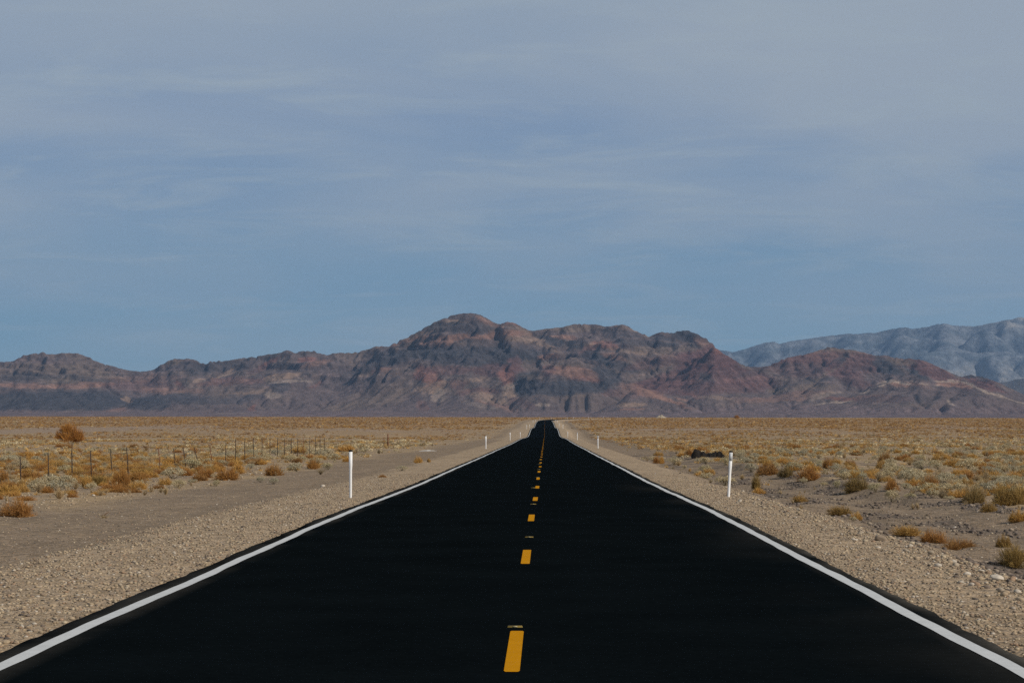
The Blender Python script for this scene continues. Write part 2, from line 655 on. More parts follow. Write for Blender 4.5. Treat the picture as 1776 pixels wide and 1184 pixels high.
def strip(ys, offs, dz, crown=0.003):
    """points of a strip; offs is a list of arrays (offset across the road at each y)"""
    tx, ty = heading(ys)
    c = xc(ys)
    z0 = road_z(ys)
    P = []
    for o in offs:
        o = np.broadcast_to(o, ys.shape)
        P.append(np.stack([c + o * ty, ys - o * tx, z0 - crown * np.abs(o) + dz], -1))
    return np.stack(P, 1)          # (ny, nc, 3)


ys = along(-40, 2080, 0.25, 0.006)
jag = lambda seed, sc: 0.55 * vnoise(ys * 0.35, 0.3, seed) * sc + 0.35 * vnoise(ys * 1.3, 0.7, seed + 1) * sc + 0.25 * vnoise(ys * 3.1, 0.7, seed + 2) * sc
eL = -(3.94 + jag(101, 0.08))
eR = 3.82 + jag(111, 0.075)
offs = [eL - 0.03, eL, np.full(ys.shape, -3.72), np.full(ys.shape, -3.4), np.full(ys.shape, -2.6), np.full(ys.shape, -1.2),
        np.full(ys.shape, -0.35), np.full(ys.shape, 0.0), np.full(ys.shape, 0.35), np.full(ys.shape, 1.2), np.full(ys.shape, 2.2), np.full(ys.shape, 2.9),
        np.full(ys.shape, 3.4), np.full(ys.shape, 3.68), eR, eR + 0.03]
P = strip(ys, offs, 0.0)
P[:, 0, 2] -= 0.07
P[:, -1, 2] -= 0.07
nr, nc = P.shape[:2]
OF = np.stack([np.broadcast_to(o, ys.shape) for o in offs], 1)
YY = np.broadcast_to(ys[:, None], OF.shape)
blk = np.array([0.0036, 0.0054, 0.0066])
cc = np.zeros(P.shape) + blk
dust = sstep(3.55, 3.85, np.abs(OF)) * np.clip(0.55 + 0.8 * fbm(OF * 2, YY * 0.35, 55, 4), 0, 1)
cc = cc * (1 - dust[..., None] * 0.8) + np.array([0.075, 0.07, 0.062]) * dust[..., None] * 0.8
# a film of dust creeping in over the right lane's edge
d2 = sstep(2.2, 3.6, OF) * np.clip(0.15 + 0.9 * fbm(OF * 1.2, YY * 0.10, 57, 4), 0, 1) * (1 - sstep(50, 90, YY))
cc = cc * (1 - d2[..., None] * 0.25) + np.array([0.06, 0.057, 0.052]) * d2[..., None] * 0.25
road = tag(link('road', mesh_np('road', P.reshape(-1, 3), grid_faces(nr, nc), M_road, True, cc.reshape(-1, 3))), kind='structure')

for sgn, nm in ((-1, 'left'), (1, 'right')):
    wv = 0.035 * vnoise(ys * 0.16, 3.3 * sgn, 120) + 0.012 * vnoise(ys * 0.7, 1.3 * sgn, 121)
    o = (3.68 if sgn < 0 else 3.59) * sgn + wv
    wl_ = 0.068 + 0.008 * vnoise(ys * 0.9, 9.1, 130)
    P = strip(ys, [o - wl_, o + wl_], 0.005)
    me = mesh_np('edge_line', P.reshape(-1, 3), grid_faces(len(ys), 2), M_white)
    link('edge_line', me, road)

# yellow dashes of the centre line: 3.05 m long, one every 12.19 m
y0 = 15.83 - 12.19
k = 0
while y0 < 1180:
    y1 = y0 + 3.05
    nn = 3
    yy = np.linspace(y0, y1, nn)
    hw = 0.056 if y0 < 200 else (0.045 if y0 < 420 else 0.03)
    jx = 0.012 * math.sin(k * 1.7)
    P = strip(yy, [np.full(nn, jx - hw), np.full(nn, jx + hw)], 0.005)
    rr = 0.012
    # rounded corners at both ends
    def at_(o, y):
        return strip(np.array([y]), [np.array([o + jx])], 0.005)[0, 0]
    ring = [at_(-hw + rr, y0), at_(hw - rr, y0), at_(hw, y0 + 0.06), at_(hw, (y0 + y1) / 2), at_(hw, y1 - 0.05), at_(hw - rr, y1),
            at_(-hw + rr, y1), at_(-hw, y1 - 0.05), at_(-hw, (y0 + y1) / 2), at_(-hw, y0 + 0.06)]
    ring = np.array(ring)
    me = mesh_np('centre_dash', ring, np.array([[0, 1, 2, 9], [9, 2, 3, 8], [8, 3, 4, 7], [7, 4, 5, 6]]), M_yellow)
    link('centre_dash', me, road)
    y0 += 12.19
    k += 1
    if k > 95:
        break
print('road', round(time.time() - T0, 1))


# ================================================================== small built things
def tube(pts, rads, n=6):
    """verts, quads of a tapering tube through pts"""
    pts = np.asarray(pts, float)
    V, Q = [], []
    for i, p in enumerate(pts):
        t = pts[min(i + 1, len(pts) - 1)] - pts[max(i - 1, 0)]
        t /= np.linalg.norm(t) + 1e-9
        a = np.cross(t, (0, 0, 1)) if abs(t[2]) < 0.9 else np.cross(t, (1, 0, 0))
        a /= np.linalg.norm(a)
        c = np.cross(t, a)
        for k_ in range(n):
            w = 2 * math.pi * k_ / n
            V.append(p + rads[i] * (a * math.cos(w) + c * math.sin(w)))
    for i in range(len(pts) - 1):
        for k_ in range(n):
            Q.append([i * n + k_, i * n + (k_ + 1) % n, (i + 1) * n + (k_ + 1) % n, (i + 1) * n + k_])
    caps = [[k_ for k_ in range(n)][::-1], [(len(pts) - 1) * n + k_ for k_ in range(n)]]
    return np.array(V), Q, caps


def tube_mesh(name, pts, rads, mat, n=6):
    V, Q, caps = tube(pts, rads, n)
    return mesh_np(name, V, [np.array(Q), np.array(caps)], mat)


def prism(outline, z0, z1, mat, name):
    """closed prism of a convex-ish xy outline, with the outline allowed to change from z0 to z1"""
    o0, o1 = outline
    n = len(o0)
    V = [(x, y, z0) for x, y in o0] + [(x, y, z1) for x, y in o1]
    Q = [[i, (i + 1) % n, n + (i + 1) % n, n + i] for i in range(n)]
    return mesh_np(name, V, [np.array(Q), np.array([list(range(n))[::-1], list(range(n, 2 * n))])], mat)


def cshape(w, dpt=0.018, t=0.012, n=5):
    a = [(-w / 2 + w * i / (n - 1), -dpt * (1 - ((2 * i / (n - 1)) - 1)**2)) for i in range(n)]
    bk = [(x, y + t) for x, y in a[::-1]]
    return a + bk


def loft(levels, mat, name):
    n = len(levels[0][1])
    V = []
    for z, o in levels:
        V += [(x, y, z) for x, y in o]
    Q = []
    for k_ in range(len(levels) - 1):
        for i in range(n):
            j = (i + 1) % n
            Q.append([k_ * n + i, k_ * n + j, (k_ + 1) * n + j, (k_ + 1) * n + i])
    return mesh_np(name, V, [np.array(Q), np.array([list(range(n))[::-1], [(len(levels) - 1) * n + i for i in range(n)]])], mat)


ME_post = loft([(-0.15, cshape(0.066)), (0.0, cshape(0.066)), (0.70, cshape(0.072)), (0.80, cshape(0.086)), (1.165, cshape(0.090))], M_post, 'marker_post_body')
ME_cap = loft([(1.166, cshape(0.093, 0.02, 0.011)), (1.205, cshape(0.093, 0.02, 0.011)), (1.215, cshape(0.084, 0.016, 0.012))], M_cap, 'marker_post_cap')
ME_ref = loft([(0.945, [(x, y - 0.0035) for x, y in cshape(0.082, 0.0165, 0.0025)]), (1.155, [(x, y - 0.0035) for x, y in cshape(0.082, 0.0165, 0.0025)])], M_refl, 'marker_post_sheet')


def marker_post(x, y, label, group, tilt=(0, 0), yaw=0.0, refl=False, z=None):
    t = bpy.data.objects.new('marker_post', None)
    COL.objects.link(t)
    if y > 100:
        t.scale = (1.3, 1.3, 1.0)
    zz = float(ground(x, y)) if z is None else z
    t.location = (x, y, zz)
    t.rotation_euler = (R(tilt[0]), R(tilt[1]), R(yaw))
    tag(t, label, 'marker post', group)
    link('post', ME_post, t)
    link('cap', ME_cap, t)
    if refl:
        link('reflector', ME_ref, t)
    return t


GP = 'white marker posts beside the road'
GF = 'far white marker posts along the bending road'
ordn = ['nearest', 'second', 'third', 'fourth', 'fifth', 'sixth', 'seventh']
# (photo x of base, y distance)
Lp = [(608, 57.4, (0, 0.0)), (842.8, 205, (0, -0.3)), (884.8, 338, (0, -0.6)), (902.3, 473, (0, 0)), (913.3, 632, (0, 2.0)), (918.5, 751, (0, 0)), (924.6, 966, (0, 0))]
for i, (px, d, tl) in enumerate(Lp):
    x = CX + (px - VX) / F * d
    marker_post(x, d, ['nearest white marker post left of the road, plain white with black cap',
                       'second white marker post from the camera on the left shoulder, by the smooth gravel',
                       'third white marker post from the camera on the left shoulder',
                       'fourth white marker post on the left shoulder where the road dips',
                       'fifth white marker post on the left shoulder, leaning slightly by the dip',
                       'sixth white marker post on the left shoulder past the dip',
                       'seventh white marker post on the left shoulder, climbing to the crest'][i], GP, tl, -4 if i == 0 else 0)
Rp = [(1262.5, 59.2, (0, 3.4)), (1037, 212, (0, -1.0)), (1001.2, 348, (0, 0)), (984.6, 500, (0, 0)), (976.3, 637, (0, 1.5)), (969.8, 811, (0, 0)), (966.3, 951, (0, 0))]
for i, (px, d, tl) in enumerate(Rp):
    x = CX + (px - VX) / F * d
    marker_post(x, d, ['leaning white marker post right of the road with grey reflective panel and black cap',
                       'second white marker post from the camera on the right shoulder, beside the brown bushes',
                       'third white marker post from the camera on the right shoulder',
                       'fourth white marker post on the right shoulder where the road dips',
                       'fifth white marker post on the right shoulder by the dip',
                       'sixth white marker post on the right shoulder past the dip',
                       'seventh white marker post on the right shoulder, climbing to the crest'][i], GP, tl, 5 if i == 0 else 0, refl=(i < 3))
# beyond the crest, along the curve
FARP = []
for px, sd, d0 in [(928.5, -1, 1110), (936, -1, 1180), (963, 1, 1080), (956.4, -1, 1250), (983.8, 1, 1420), (994.5, -1, 1440), (1020.5, -1, 1500), (1046.5, -1, 1550), (1070, -1, 1590),
                   (1110, -1, 1640), (1185.5, -1, 1710), (1206.7, 1, 1740), (1288.7, -1, 1800), (1356.5, -1, 1850), (1374.5, 1, 1880), (1456.5, -1, 1930), (1474.5, 1, 1960)]:
    # walk the curve to where the post shows at px
    best = None
    for yy in np.linspace(1000, 2060, 1061):
        tx, ty = heading(np.array([yy]))
        xx = float(xc(yy)) + sd * 4.7 * float(ty[0])
        y2 = yy - sd * 4.7 * float(tx[0])
        u = VX + F * (xx - CX) / y2
        e = abs(u - px)
        if best is None or e < best[0]:
            best = (e, xx, y2)
    if best[0] > 4:
        best = (0, CX + (px - VX) / F * d0, d0)
    t = marker_post(best[1], best[2], 'tiny white marker post on the skyline where the road bends right beyond the crest', GF)
    FARP.append((px, t))

FARP.sort(key=lambda t_: t_[0])
for k_, (px, t) in enumerate(FARP):
    t['label'] = 'tiny white marker post on the skyline near the road bend, %s' % (['leftmost', 'second', 'third', 'fourth', 'fifth', 'sixth', 'seventh', 'eighth', 'ninth', 'tenth', 'eleventh', 'twelfth', 'thirteenth', 'fourteenth', 'fifteenth', 'sixteenth', 'rightmost'][k_] + ('' if k_ in (0, 16) else ' from left'))

# raised yellow tabs stuck on the centre line
tb = [(-0.065, -0.02, 0), (0.065, -0.02, 0), (0.065, 0.03, 0), (-0.065, 0.03, 0), (-0.06, -0.008, 0.013), (0.06, -0.008, 0.013), (0.06, 0.018, 0.013), (-0.06, 0.018, 0.013)]
ME_tab = mesh_np('lane_tab', tb, np.array([[0, 1, 5, 4], [1, 2, 6, 5], [2, 3, 7, 6], [3, 0, 4, 7], [4, 5, 6, 7]]), M_tab)
tl_ = [(-0.02, -0.019, 0.004), (0.02, -0.019, 0.004), (0.02, -0.0125, 0.011), (-0.02, -0.0125, 0.011), (-0.02, -0.017, 0.004), (0.02, -0.017, 0.004), (0.02, -0.010, 0.011), (-0.02, -0.010, 0.011)]
tl_ = [(x, y - 0.003, z) for x, y, z in tl_]
ME_lens = mesh_np('lane_tab_lens', tl_, np.array([[0, 1, 2, 3], [5, 4, 7, 6], [3, 2, 6, 7], [0, 4, 5, 1], [0, 3, 7, 4], [1, 5, 6, 2]]), M_tablens)
tabs = [(19.25, -0.01, 'low yellow lane tab just beyond the nearest yellow dash'),
        (34.5, 0.0, 'low yellow lane tab between the second and third yellow dashes'),
        (49.8, -0.02, 'low yellow lane tab just short of the fourth yellow dash'),
        (65.2, -0.1, 'low yellow lane tab touching the left of the fifth yellow dash'),
        (80.4, -0.03, 'low yellow lane tab just beyond the sixth yellow dash'),
        (95.7, -0.03, 'seventh-dash lane tab, a thin yellow bar far up the centre line'),
        (111.0, -0.05, 'thin far yellow lane tab beyond the eighth dash'), (126.2, -0.05, 'thin far yellow lane tab beyond the ninth dash')]
for y, x, lb in tabs:
    t = bpy.data.objects.new('lane_tab', None)
    COL.objects.link(t)
    t.location = (x, y, float(road_z(y)) + 0.001)
    tag(t, lb, 'lane marker', 'raised yellow tabs on the centre line')
    link('body', ME_tab, t)
    link('lens', ME_lens, t)

# barbed wire fence along the left, 18.7 m off the camera's line
FX = CX - 18.7
fence_px = [35, 83, 124, 158, 193, 222, 278, 304, 323, 344, 368, 391, 408, 424, 440, 454, 468, 481, 493, 505, 516, 526, 537, 547, 555, 563]
lean = [2.5, 1.6, 1.2, 3.2, 3.0, 4.5, 6.5, 6.0, 10, 13, 8, 0, 0, 0, 1, 0, 0.5, 0, 0, 0, 0, 1, 0, 0, 0, 0]
tops = [792, 785, 778, 781, 778, 776, 776, 777, 776, 775.5, 771, 768, 762, 761, 759, 760, 761, 759, 761, 760, 760, 759, 758, 758, 761, 759]
fence = bpy.data.objects.new('wire_fence', None)
COL.objects.link(fence)
tag(fence, 'run of thin dark steel posts with sagging wires along the scrub left of the road', 'fence')
pd0 = F * 18.7 / (VX - fence_px[0])
fence.location = (FX, pd0, float(ground(FX, pd0)))
ftop = []
ME_fp = {}
for px, ln, tp in [(-8, 1.5, 795)] + list(zip(fence_px, lean, tops)):
    d = F * 18.7 / (VX - px)
    g = float(ground(FX, d))
    zt = CZ - (tp - VY) / F * d
    h = min(max(zt - g, 1.0), 1.45)
    brown = (px in (278, 368, 526))
    dx = -math.tan(R(ln)) * h
    me = tube_mesh('fence_post', [(0, 0, -0.2), (dx * 0.5, 0, h * 0.5), (dx, 0, h)], [0.023, 0.023, 0.021], M_rust_post if brown else M_steel, 5)
    o = link('post', me, fence, (0, d - pd0, g - fence.location.z))
    if brown:
        o['label'] = 'reddish brown rusty fence post'
    ftop.append((dx, d, g, h, ln))
for lev, sag in ((0.82, 0.03), (0.55, 0.05), (0.28, 0.06)):
    pts, rad = [], []
    for i, (dx, d, g, h, ln) in enumerate(ftop):
        p = np.array([dx * lev, d - pd0, g - fence.location.z + h * lev])
        if i:
            for q in (0.25, 0.5, 0.75):
                m_ = pts_last * (1 - q) + p * q
                m_[2] -= sag * 4 * q * (1 - q)
                pts.append(m_)
        pts.append(p)
        pts_last = p
    link('wire', tube_mesh('fence_wire', pts, [0.004] * len(pts), M_wire, 4), fence)
# the two stout brown posts further on
br = bpy.data.objects.new('fence_end', None)
COL.objects.link(br)
d = 267.0
bx_ = CX + (672.7 - VX) / F * d
gz = float(ground(bx_, d))
br.location = (bx_, d, gz)
tag(br, 'stout rust-brown gatepost with thinner posts and wires tied beside it', 'fence')
link('post', tube_mesh('stout_post', [(0, 0, -0.2), (0, 0, 1.50)], [0.075, 0.07], M_rust_post, 8), br)
link('post', tube_mesh('thin_post', [(-0.45, 0, -0.2), (-0.45, 0, 1.18)], [0.035, 0.03], M_rust_post, 6), br)
link('post', tube_mesh('thin_post', [(-0.80, 3, -0.2), (-0.80, 3, 1.05)], [0.02, 0.02], M_steel, 6), br)
for hz in (0.45, 0.8, 1.05):
    link('wire', tube_mesh('wire_stub', [(0, 0, hz), (-0.45, 0, hz - 0.02), (-0.80, 3, hz - 0.02)], [0.01] * 3, M_wire, 4), br)
print('built things', round(time.time() - T0, 1))


# ================================================================== stones
def stone_verts(seed, flat=0.6, sub=2):
    import bmesh
    bm = bmesh.new()
    bmesh.ops.create_icosphere(bm, subdivisions=sub, radius=1.0)
    r = np.random.default_rng(seed)
    V = np.array([v.co[:] for v in bm.verts])
    Fv = np.array([[v.index for v in f.verts] for f in bm.faces])
    bm.free()
    # chop with random planes for flat facets
    for _ in range(9):
        n = r.normal(size=3)
        n /= np.linalg.norm(n)
        dd = 0.62 + 0.25 * r.random()
        k_ = V @ n
        over = k_ > dd
        V[over] -= np.outer(k_[over] - dd, n)
    V *= np.array([1.0, 0.75 + 0.2 * r.random(), flat * (0.8 + 0.4 * r.random())])
    return V, Fv


STC = np.array([[0.43, 0.345, 0.245], [0.38, 0.30, 0.215], [0.31, 0.245, 0.185], [0.50, 0.42, 0.31], [0.20, 0.165, 0.14], [0.34, 0.24, 0.17], [0.52, 0.47, 0.41], [0.12, 0.105, 0.10], [0.40, 0.34, 0.27]])
STC = STC * np.array([0.88, 0.86, 0.82])


def gravel_mesh(name, X, Y, S, dark=0.0):
    """many small stones in one mesh"""
    protos = [stone_verts(s_, 0.6, 0 if False else 1) for s_ in range(6)]
    allV, allF, allC = [], [], []
    off = 0
    Z = ground(X, Y)
    pk = rng.integers(0, 6, len(X))
    cw = rng.choice(len(STC), len(X), p=[.2, .2, .14, .12, .08, .08, .06, .04, .08])
    for p in range(6):
        m = np.nonzero(pk == p)[0]
        if not len(m):
            continue
        V, Fv = protos[p]
        a = rng.random(len(m)) * 2 * np.pi
        ca, sa = np.cos(a), np.sin(a)
        s_ = S[m][:, None]
        vx = (V[None, :, 0] * ca[:, None] - V[None, :, 1] * sa[:, None]) * s_ + X[m][:, None]
        vy = (V[None, :, 0] * sa[:, None] + V[None, :, 1] * ca[:, None]) * s_ + Y[m][:, None]
        vz = V[None, :, 2] * s_ + Z[m][:, None] + 0.15 * s_
        allV.append(np.stack([vx, vy, vz], -1).reshape(-1, 3))
        allF.append((Fv[None] + (np.arange(len(m)) * len(V))[:, None, None]).reshape(-1, 3) + off)
        c = STC[cw[m]] * (0.85 + 0.3 * rng.random(len(m)))[:, None]
        allC.append(np.repeat(c, len(V), 0))
        off += len(m) * len(V)
    return mesh_np(name, np.concatenate(allV), np.concatenate(allF), M_stone, False, np.concatenate(allC))


def scatter_stones(n, smin, smax, side, lo, hi, y0, y1, pw=2.6, edgepow=1.0):
    # density falls with distance because the frame widens: sample y with a 1/y bias
    u = rng.random(n)
    Y = y0 * (y1 / y0) ** u
    A = lo + (hi - lo) * rng.random(n) ** edgepow
    S = smin + (smax - smin) * rng.random(n) ** pw
    X = side * A
    uu = VX + F * (X - CX) / Y
    k_ = (uu > -80) & (uu < 1860)
    return X[k_], Y[k_], S[k_]


g = [scatter_stones(34000, 0.005, 0.034, -1, 3.98, 7.0, 13, 90, 3.2), scatter_stones(5500, 0.006, 0.032, -1, 6.8, 12.5, 22, 100, 4),
     scatter_stones(2500, 0.02, 0.07, -1, 11.5, 19, 40, 130, 3)]
X, Y, S = [np.concatenate(z) for z in zip(*g)]
o = tag(link('gravel', gravel_mesh('gravel', X, Y, S)), 'loose tan gravel on the shoulder and verge left of the road', 'gravel', kind='stuff')
g = [scatter_stones(34000, 0.005, 0.032, 1, 3.85, 6.4, 12, 90, 3.2), scatter_stones(1500, 0.015, 0.07, 1, 5.0, 6.5, 18, 75, 3.2), scatter_stones(6000, 0.006, 0.04, 1, 6.4, 14, 24, 120, 3)]
X, Y, S = [np.concatenate(z) for z in zip(*g)]
tag(link('gravel', gravel_mesh('gravel', X, Y, S)), 'loose tan gravel and cobbles on the shoulder and wash right of the road', 'gravel', kind='stuff')

rocks = [  # px, base py, width px, colour index, label
    (1725, 1003, 26, 6, 'largest pale rock on the right shoulder, near the frame edge'),
    (1697, 990, 13, 6, 'small pale grey rock just left of the largest rock on the right shoulder'),
    (1672, 996, 16, 6, 'grey-lilac rock lying flat on the right shoulder'),
    (1653, 980, 15, 8, 'rounded grey rock, leftmost of the loose rocks on the right shoulder'),
    (1525, 936, 24, 2, 'olive-grey wedge of rock half sunk in the right shoulder'),
    (1479, 936, 11, 6, 'whitish rock just left of the olive wedge rock'),
    (1744, 1008, 12, 7, 'dark purplish stone beside the largest pale rock'),
    (1735, 976, 10, 7, 'dark blue-grey stone below the bush at the right frame edge'),
    (62, 872, 0, 0, None), (198, 847, 12, 2, 'greenish-grey stone at the foot of the pale bushes, left verge'),
    (161, 860, 7, 6, 'small whitish stone on the verge left of the dirt track'),
    (124, 870, 7, 3, 'pale pinkish stone on the stony left verge'),
    (417, 898, 8, 3, 'pale stone at the left shoulder edge above the white line'),
    (128, 1070, 0, 0, None), (125, 1074, 14, 0, 'tan stone on the left shoulder close to the asphalt'),
    (12, 1116, 14, 0, 'flat tan stone at the bottom left corner'),
    (1179, 820.5, 4, 7, 'small lone black stone on the right shoulder'),
    (560, 844.5, 9, 6, 'pale flat stone left of the nearest left marker post'),
    (1652, 914, 7, 6, 'small white stone among dark clods in the wash')]
for i, (px, py, w, ci, lb) in enumerate(rocks):
    if not lb:
        continue
    x, y, z = hit(px, py)
    r_ = w / F * y / 2
    V, Fv = stone_verts(200 + i, 0.62, 3)
    V = V + 0.03 * np.stack([vnoise(V[:, 0] * 4 + i, V[:, 1] * 4, 3), vnoise(V[:, 1] * 4 + i, V[:, 2] * 4, 4), vnoise(V[:, 2] * 4, V[:, 0] * 4 + i, 5)], -1)
    c = np.tile(STC[ci] * (1.15 if ci == 6 else 1.0), (len(V), 1))
    o = link('rock', mesh_np('rock', V, Fv, M_stone, False, c), None, (x, y, z + r_ * 0.25))
    o.scale = (r_, r_, r_)
    o.rotation_euler = (0.1, 0.15, i * 1.3)
    tag(o, lb, 'rock', 'loose rocks beside the road')
print('stones', round(time.time() - T0, 1))


# ================================================================== plants
def blades(n, kind, seed, lowpoly=False):
    """unit plant (radius about 1, height about 1): many thin twigs or leaves. returns V, F(quads), C"""
    r = np.random.default_rng(seed)
    V, Q, C = [], [], []
    lump = r.random(8) * 2 * np.pi
    nl = 1 if kind == 'straw' else int(r.integers(2, 5))
    lobes = [(0.0, 0.0, 0.72)] + [(0.55 * math.cos(q), 0.45 * math.sin(q), 0.42 + 0.25 * r.random()) for q in r.random(nl) * 6.28]
    if kind == 'straw':
        lobes = [(0, 0, 1.0)]

    def prof(az):
        return 1 + 0.16 * np.sin(2 * az + lump[0]) + 0.12 * np.sin(3 * az + lump[1]) + 0.08 * np.sin(5 * az + lump[2])
    if kind in ('rust', 'gold', 'straw'):
        for i in range(n):
            az = r.random() * 2 * np.pi
            if kind == 'rust':
                el = math.asin(min(1, 0.02 + 0.98 * r.random() ** 0.85))
                L = (0.70 + 0.36 * r.random())
            elif kind == 'gold':
                el = math.asin(min(1, 0.10 + 0.9 * r.random() ** 0.7))
                L = 0.64 + 0.42 * r.random()
            else:
                el = R(38 + 50 * r.random() ** 0.8)
                L = 0.55 + 0.5 * r.random()
            pr = prof(az) * (1 + 0.10 * math.sin(4 * el + lump[3]))
            dirv = np.array([math.cos(az) * math.cos(el), math.sin(az) * math.cos(el), math.sin(el)])
            st = (0.05 + 0.50 * r.random() ** 1.5) if kind != 'straw' else 0.0
            p0 = dirv * st * np.array([1, 1, 0.9]) + np.array([0, 0, 0.03]) + r.normal(size=3) * 0.03
            tip = dirv * L * pr
            tip[2] = tip[2] * 1.0 + 0.02
            side = np.cross(dirv, r.normal(size=3))
            side /= np.linalg.norm(side) + 1e-9
            mid = (p0 + tip) / 2 + side * 0.10 * r.normal() + np.array([0, 0, 0.05])
            w = {'rust': 0.0085, 'gold': 0.0095, 'straw': 0.010}[kind] * (0.7 + 0.8 * r.random())
            if lowpoly:
                w *= 3.6
            lx, ly, ls = lobes[int(r.integers(len(lobes)))]
            lo_ = np.array([lx, ly, 0.0])
            p0, tip, mid = p0 * ls + lo_, tip * np.array([ls, ls, ls + 0.1]) + lo_, mid * ls + lo_
            s2 = np.cross(tip - p0, r.normal(size=3))
            s2 /= np.linalg.norm(s2) + 1e-9
            b0 = len(V)
            V += [p0 - s2 * w, p0 + s2 * w, mid + s2 * w * 0.8, mid - s2 * w * 0.8, tip + s2 * w * 0.35, tip - s2 * w * 0.35]
            Q += [[b0, b0 + 1, b0 + 2, b0 + 3], [b0 + 3, b0 + 2, b0 + 4, b0 + 5]]
            tone = np.clip(0.25 + 0.45 * L * r.random() + 0.25 * r.random(), 0, 1)
            C += [[tone, r.random(), 0]] * 6
            if not lowpoly:            # side twigs
                for q in range(3):
                    t_ = 0.45 + 0.5 * r.random()
                    bp = p0 * (1 - t_) + tip * t_
                    dv = dirv + r.normal(size=3) * 0.75
                    dv[2] = dv[2] * 0.6 + 0.15
                    dv /= np.linalg.norm(dv)
                    e = bp + dv * (0.08 + 0.11 * r.random())
                    b0 = len(V)
                    ww = w * 0.75
                    V += [bp - s2 * ww, bp + s2 * ww, e + s2 * ww * 0.4, e - s2 * ww * 0.4]
                    Q += [[b0, b0 + 1, b0 + 2, b0 + 3]]
                    C += [[tone, r.random(), 0]] * 4
    else:                                                     # sage: leaf clumps over a lumpy dome
        nb = 14 if not lowpoly else 7
        cl = []
        for i in range(nb):
            az = r.random() * 2 * np.pi
            rr_ = 0.75 * math.sqrt(r.random())
            cl.append((math.cos(az) * rr_, math.sin(az) * rr_, 0.18 + 0.50 * (1 - rr_ ** 2) * (0.6 + 0.5 * r.random()), 0.20 + 0.17 * r.random()))
        for i in range(n):
            cx_, cy_, cz_, cr_ = cl[r.integers(nb)]
            d_ = r.normal(size=3)
            d_ /= np.linalg.norm(d_)
            d_[2] = abs(d_[2]) if r.random() < 0.75 else d_[2]
            p = np.array([cx_, cy_, cz_]) + d_ * cr_ * (0.75 + 0.4 * r.random())
            if p[2] < 0.02:
                p[2] = 0.02 + 0.1 * r.random()
            s1_ = r.normal(size=3)
            s1_ /= np.linalg.norm(s1_)
            s2 = np.cross(s1_, d_ + r.normal(size=3) * 0.5)
            s2 /= np.linalg.norm(s2) + 1e-9
            w = (0.028 + 0.024 * r.random()) * (3.3 if lowpoly else 1)
            b0 = len(V)
            V += [p - s1_ * w, p + s2 * w * 0.6, p + s1_ * w * 1.2, p - s2 * w * 0.6]
            Q += [[b0, b0 + 1, b0 + 2, b0 + 3]]
            C += [[np.clip(0.2 + 0.8 * r.random(), 0, 1), r.random(), 0]] * 4
        for i in range(0 if lowpoly else 40):                 # stems
            cx_, cy_, cz_, cr_ = cl[r.integers(nb)]
            p = np.array([cx_, cy_, cz_]) * (0.8 + 0.4 * r.random())
            s2 = r.normal(size=3) * 0.012
            b0 = len(V)
            V += [np.array([0, 0, 0]) - s2, np.array([0, 0, 0]) + s2, p + s2 * .5, p - s2 * .5]
            Q += [[b0, b0 + 1, b0 + 2, b0 + 3]]
            C += [[0.0, 0.1, 0]] * 4
    return np.array(V), np.array(Q), np.array(C)


MATS = {'rust': M_rust, 'gold': M_gold, 'sage': M_sage, 'straw': M_straw}
NAMES = {'rust': 'rust_brown_bush', 'gold': 'golden_bush', 'sage': 'sage_bush', 'straw': 'grass_tuft'}
COUNT = {'rust': 900, 'gold': 800, 'sage': 1500, 'straw': 300}
PROTO, LOW = {}, {}
for kd in MATS:
    PROTO[kd] = []
    for v in range(4):
        V, Q, C = blades(COUNT[kd], kd, 40 + v * 7 + len(kd))
        PROTO[kd].append(mesh_np(NAMES[kd], V, Q, MATS[kd], False, C))
    LOW[kd] = [blades({'rust': 46, 'gold': 42, 'sage': 60, 'straw': 26}[kd], kd, 400 + v * 7 + len(kd), True) for v in range(5)]
print('plant protos', round(time.time() - T0, 1))

CATS = {'rust': 'dry bush', 'gold': 'dry bush', 'sage': 'shrub', 'straw': 'grass tuft'}


def put_plant(kd, x, y, w, h, label, group=None, var=None, z=None, sink=0.02):
    o = bpy.data.objects.new(NAMES[kd], PROTO[kd][(var if var is not None else random.randrange(4)) % 4])
    COL.objects.link(o)
    zz = float(ground(x, y)) if z is None else z
    o.location = (x, y, zz - sink)
    o.rotation_euler = (0, 0, random.random() * 6.28)
    o.scale = (w / 2, w / 2, h)
    tag(o, label, CATS[kd], group)
    return o


taken = []
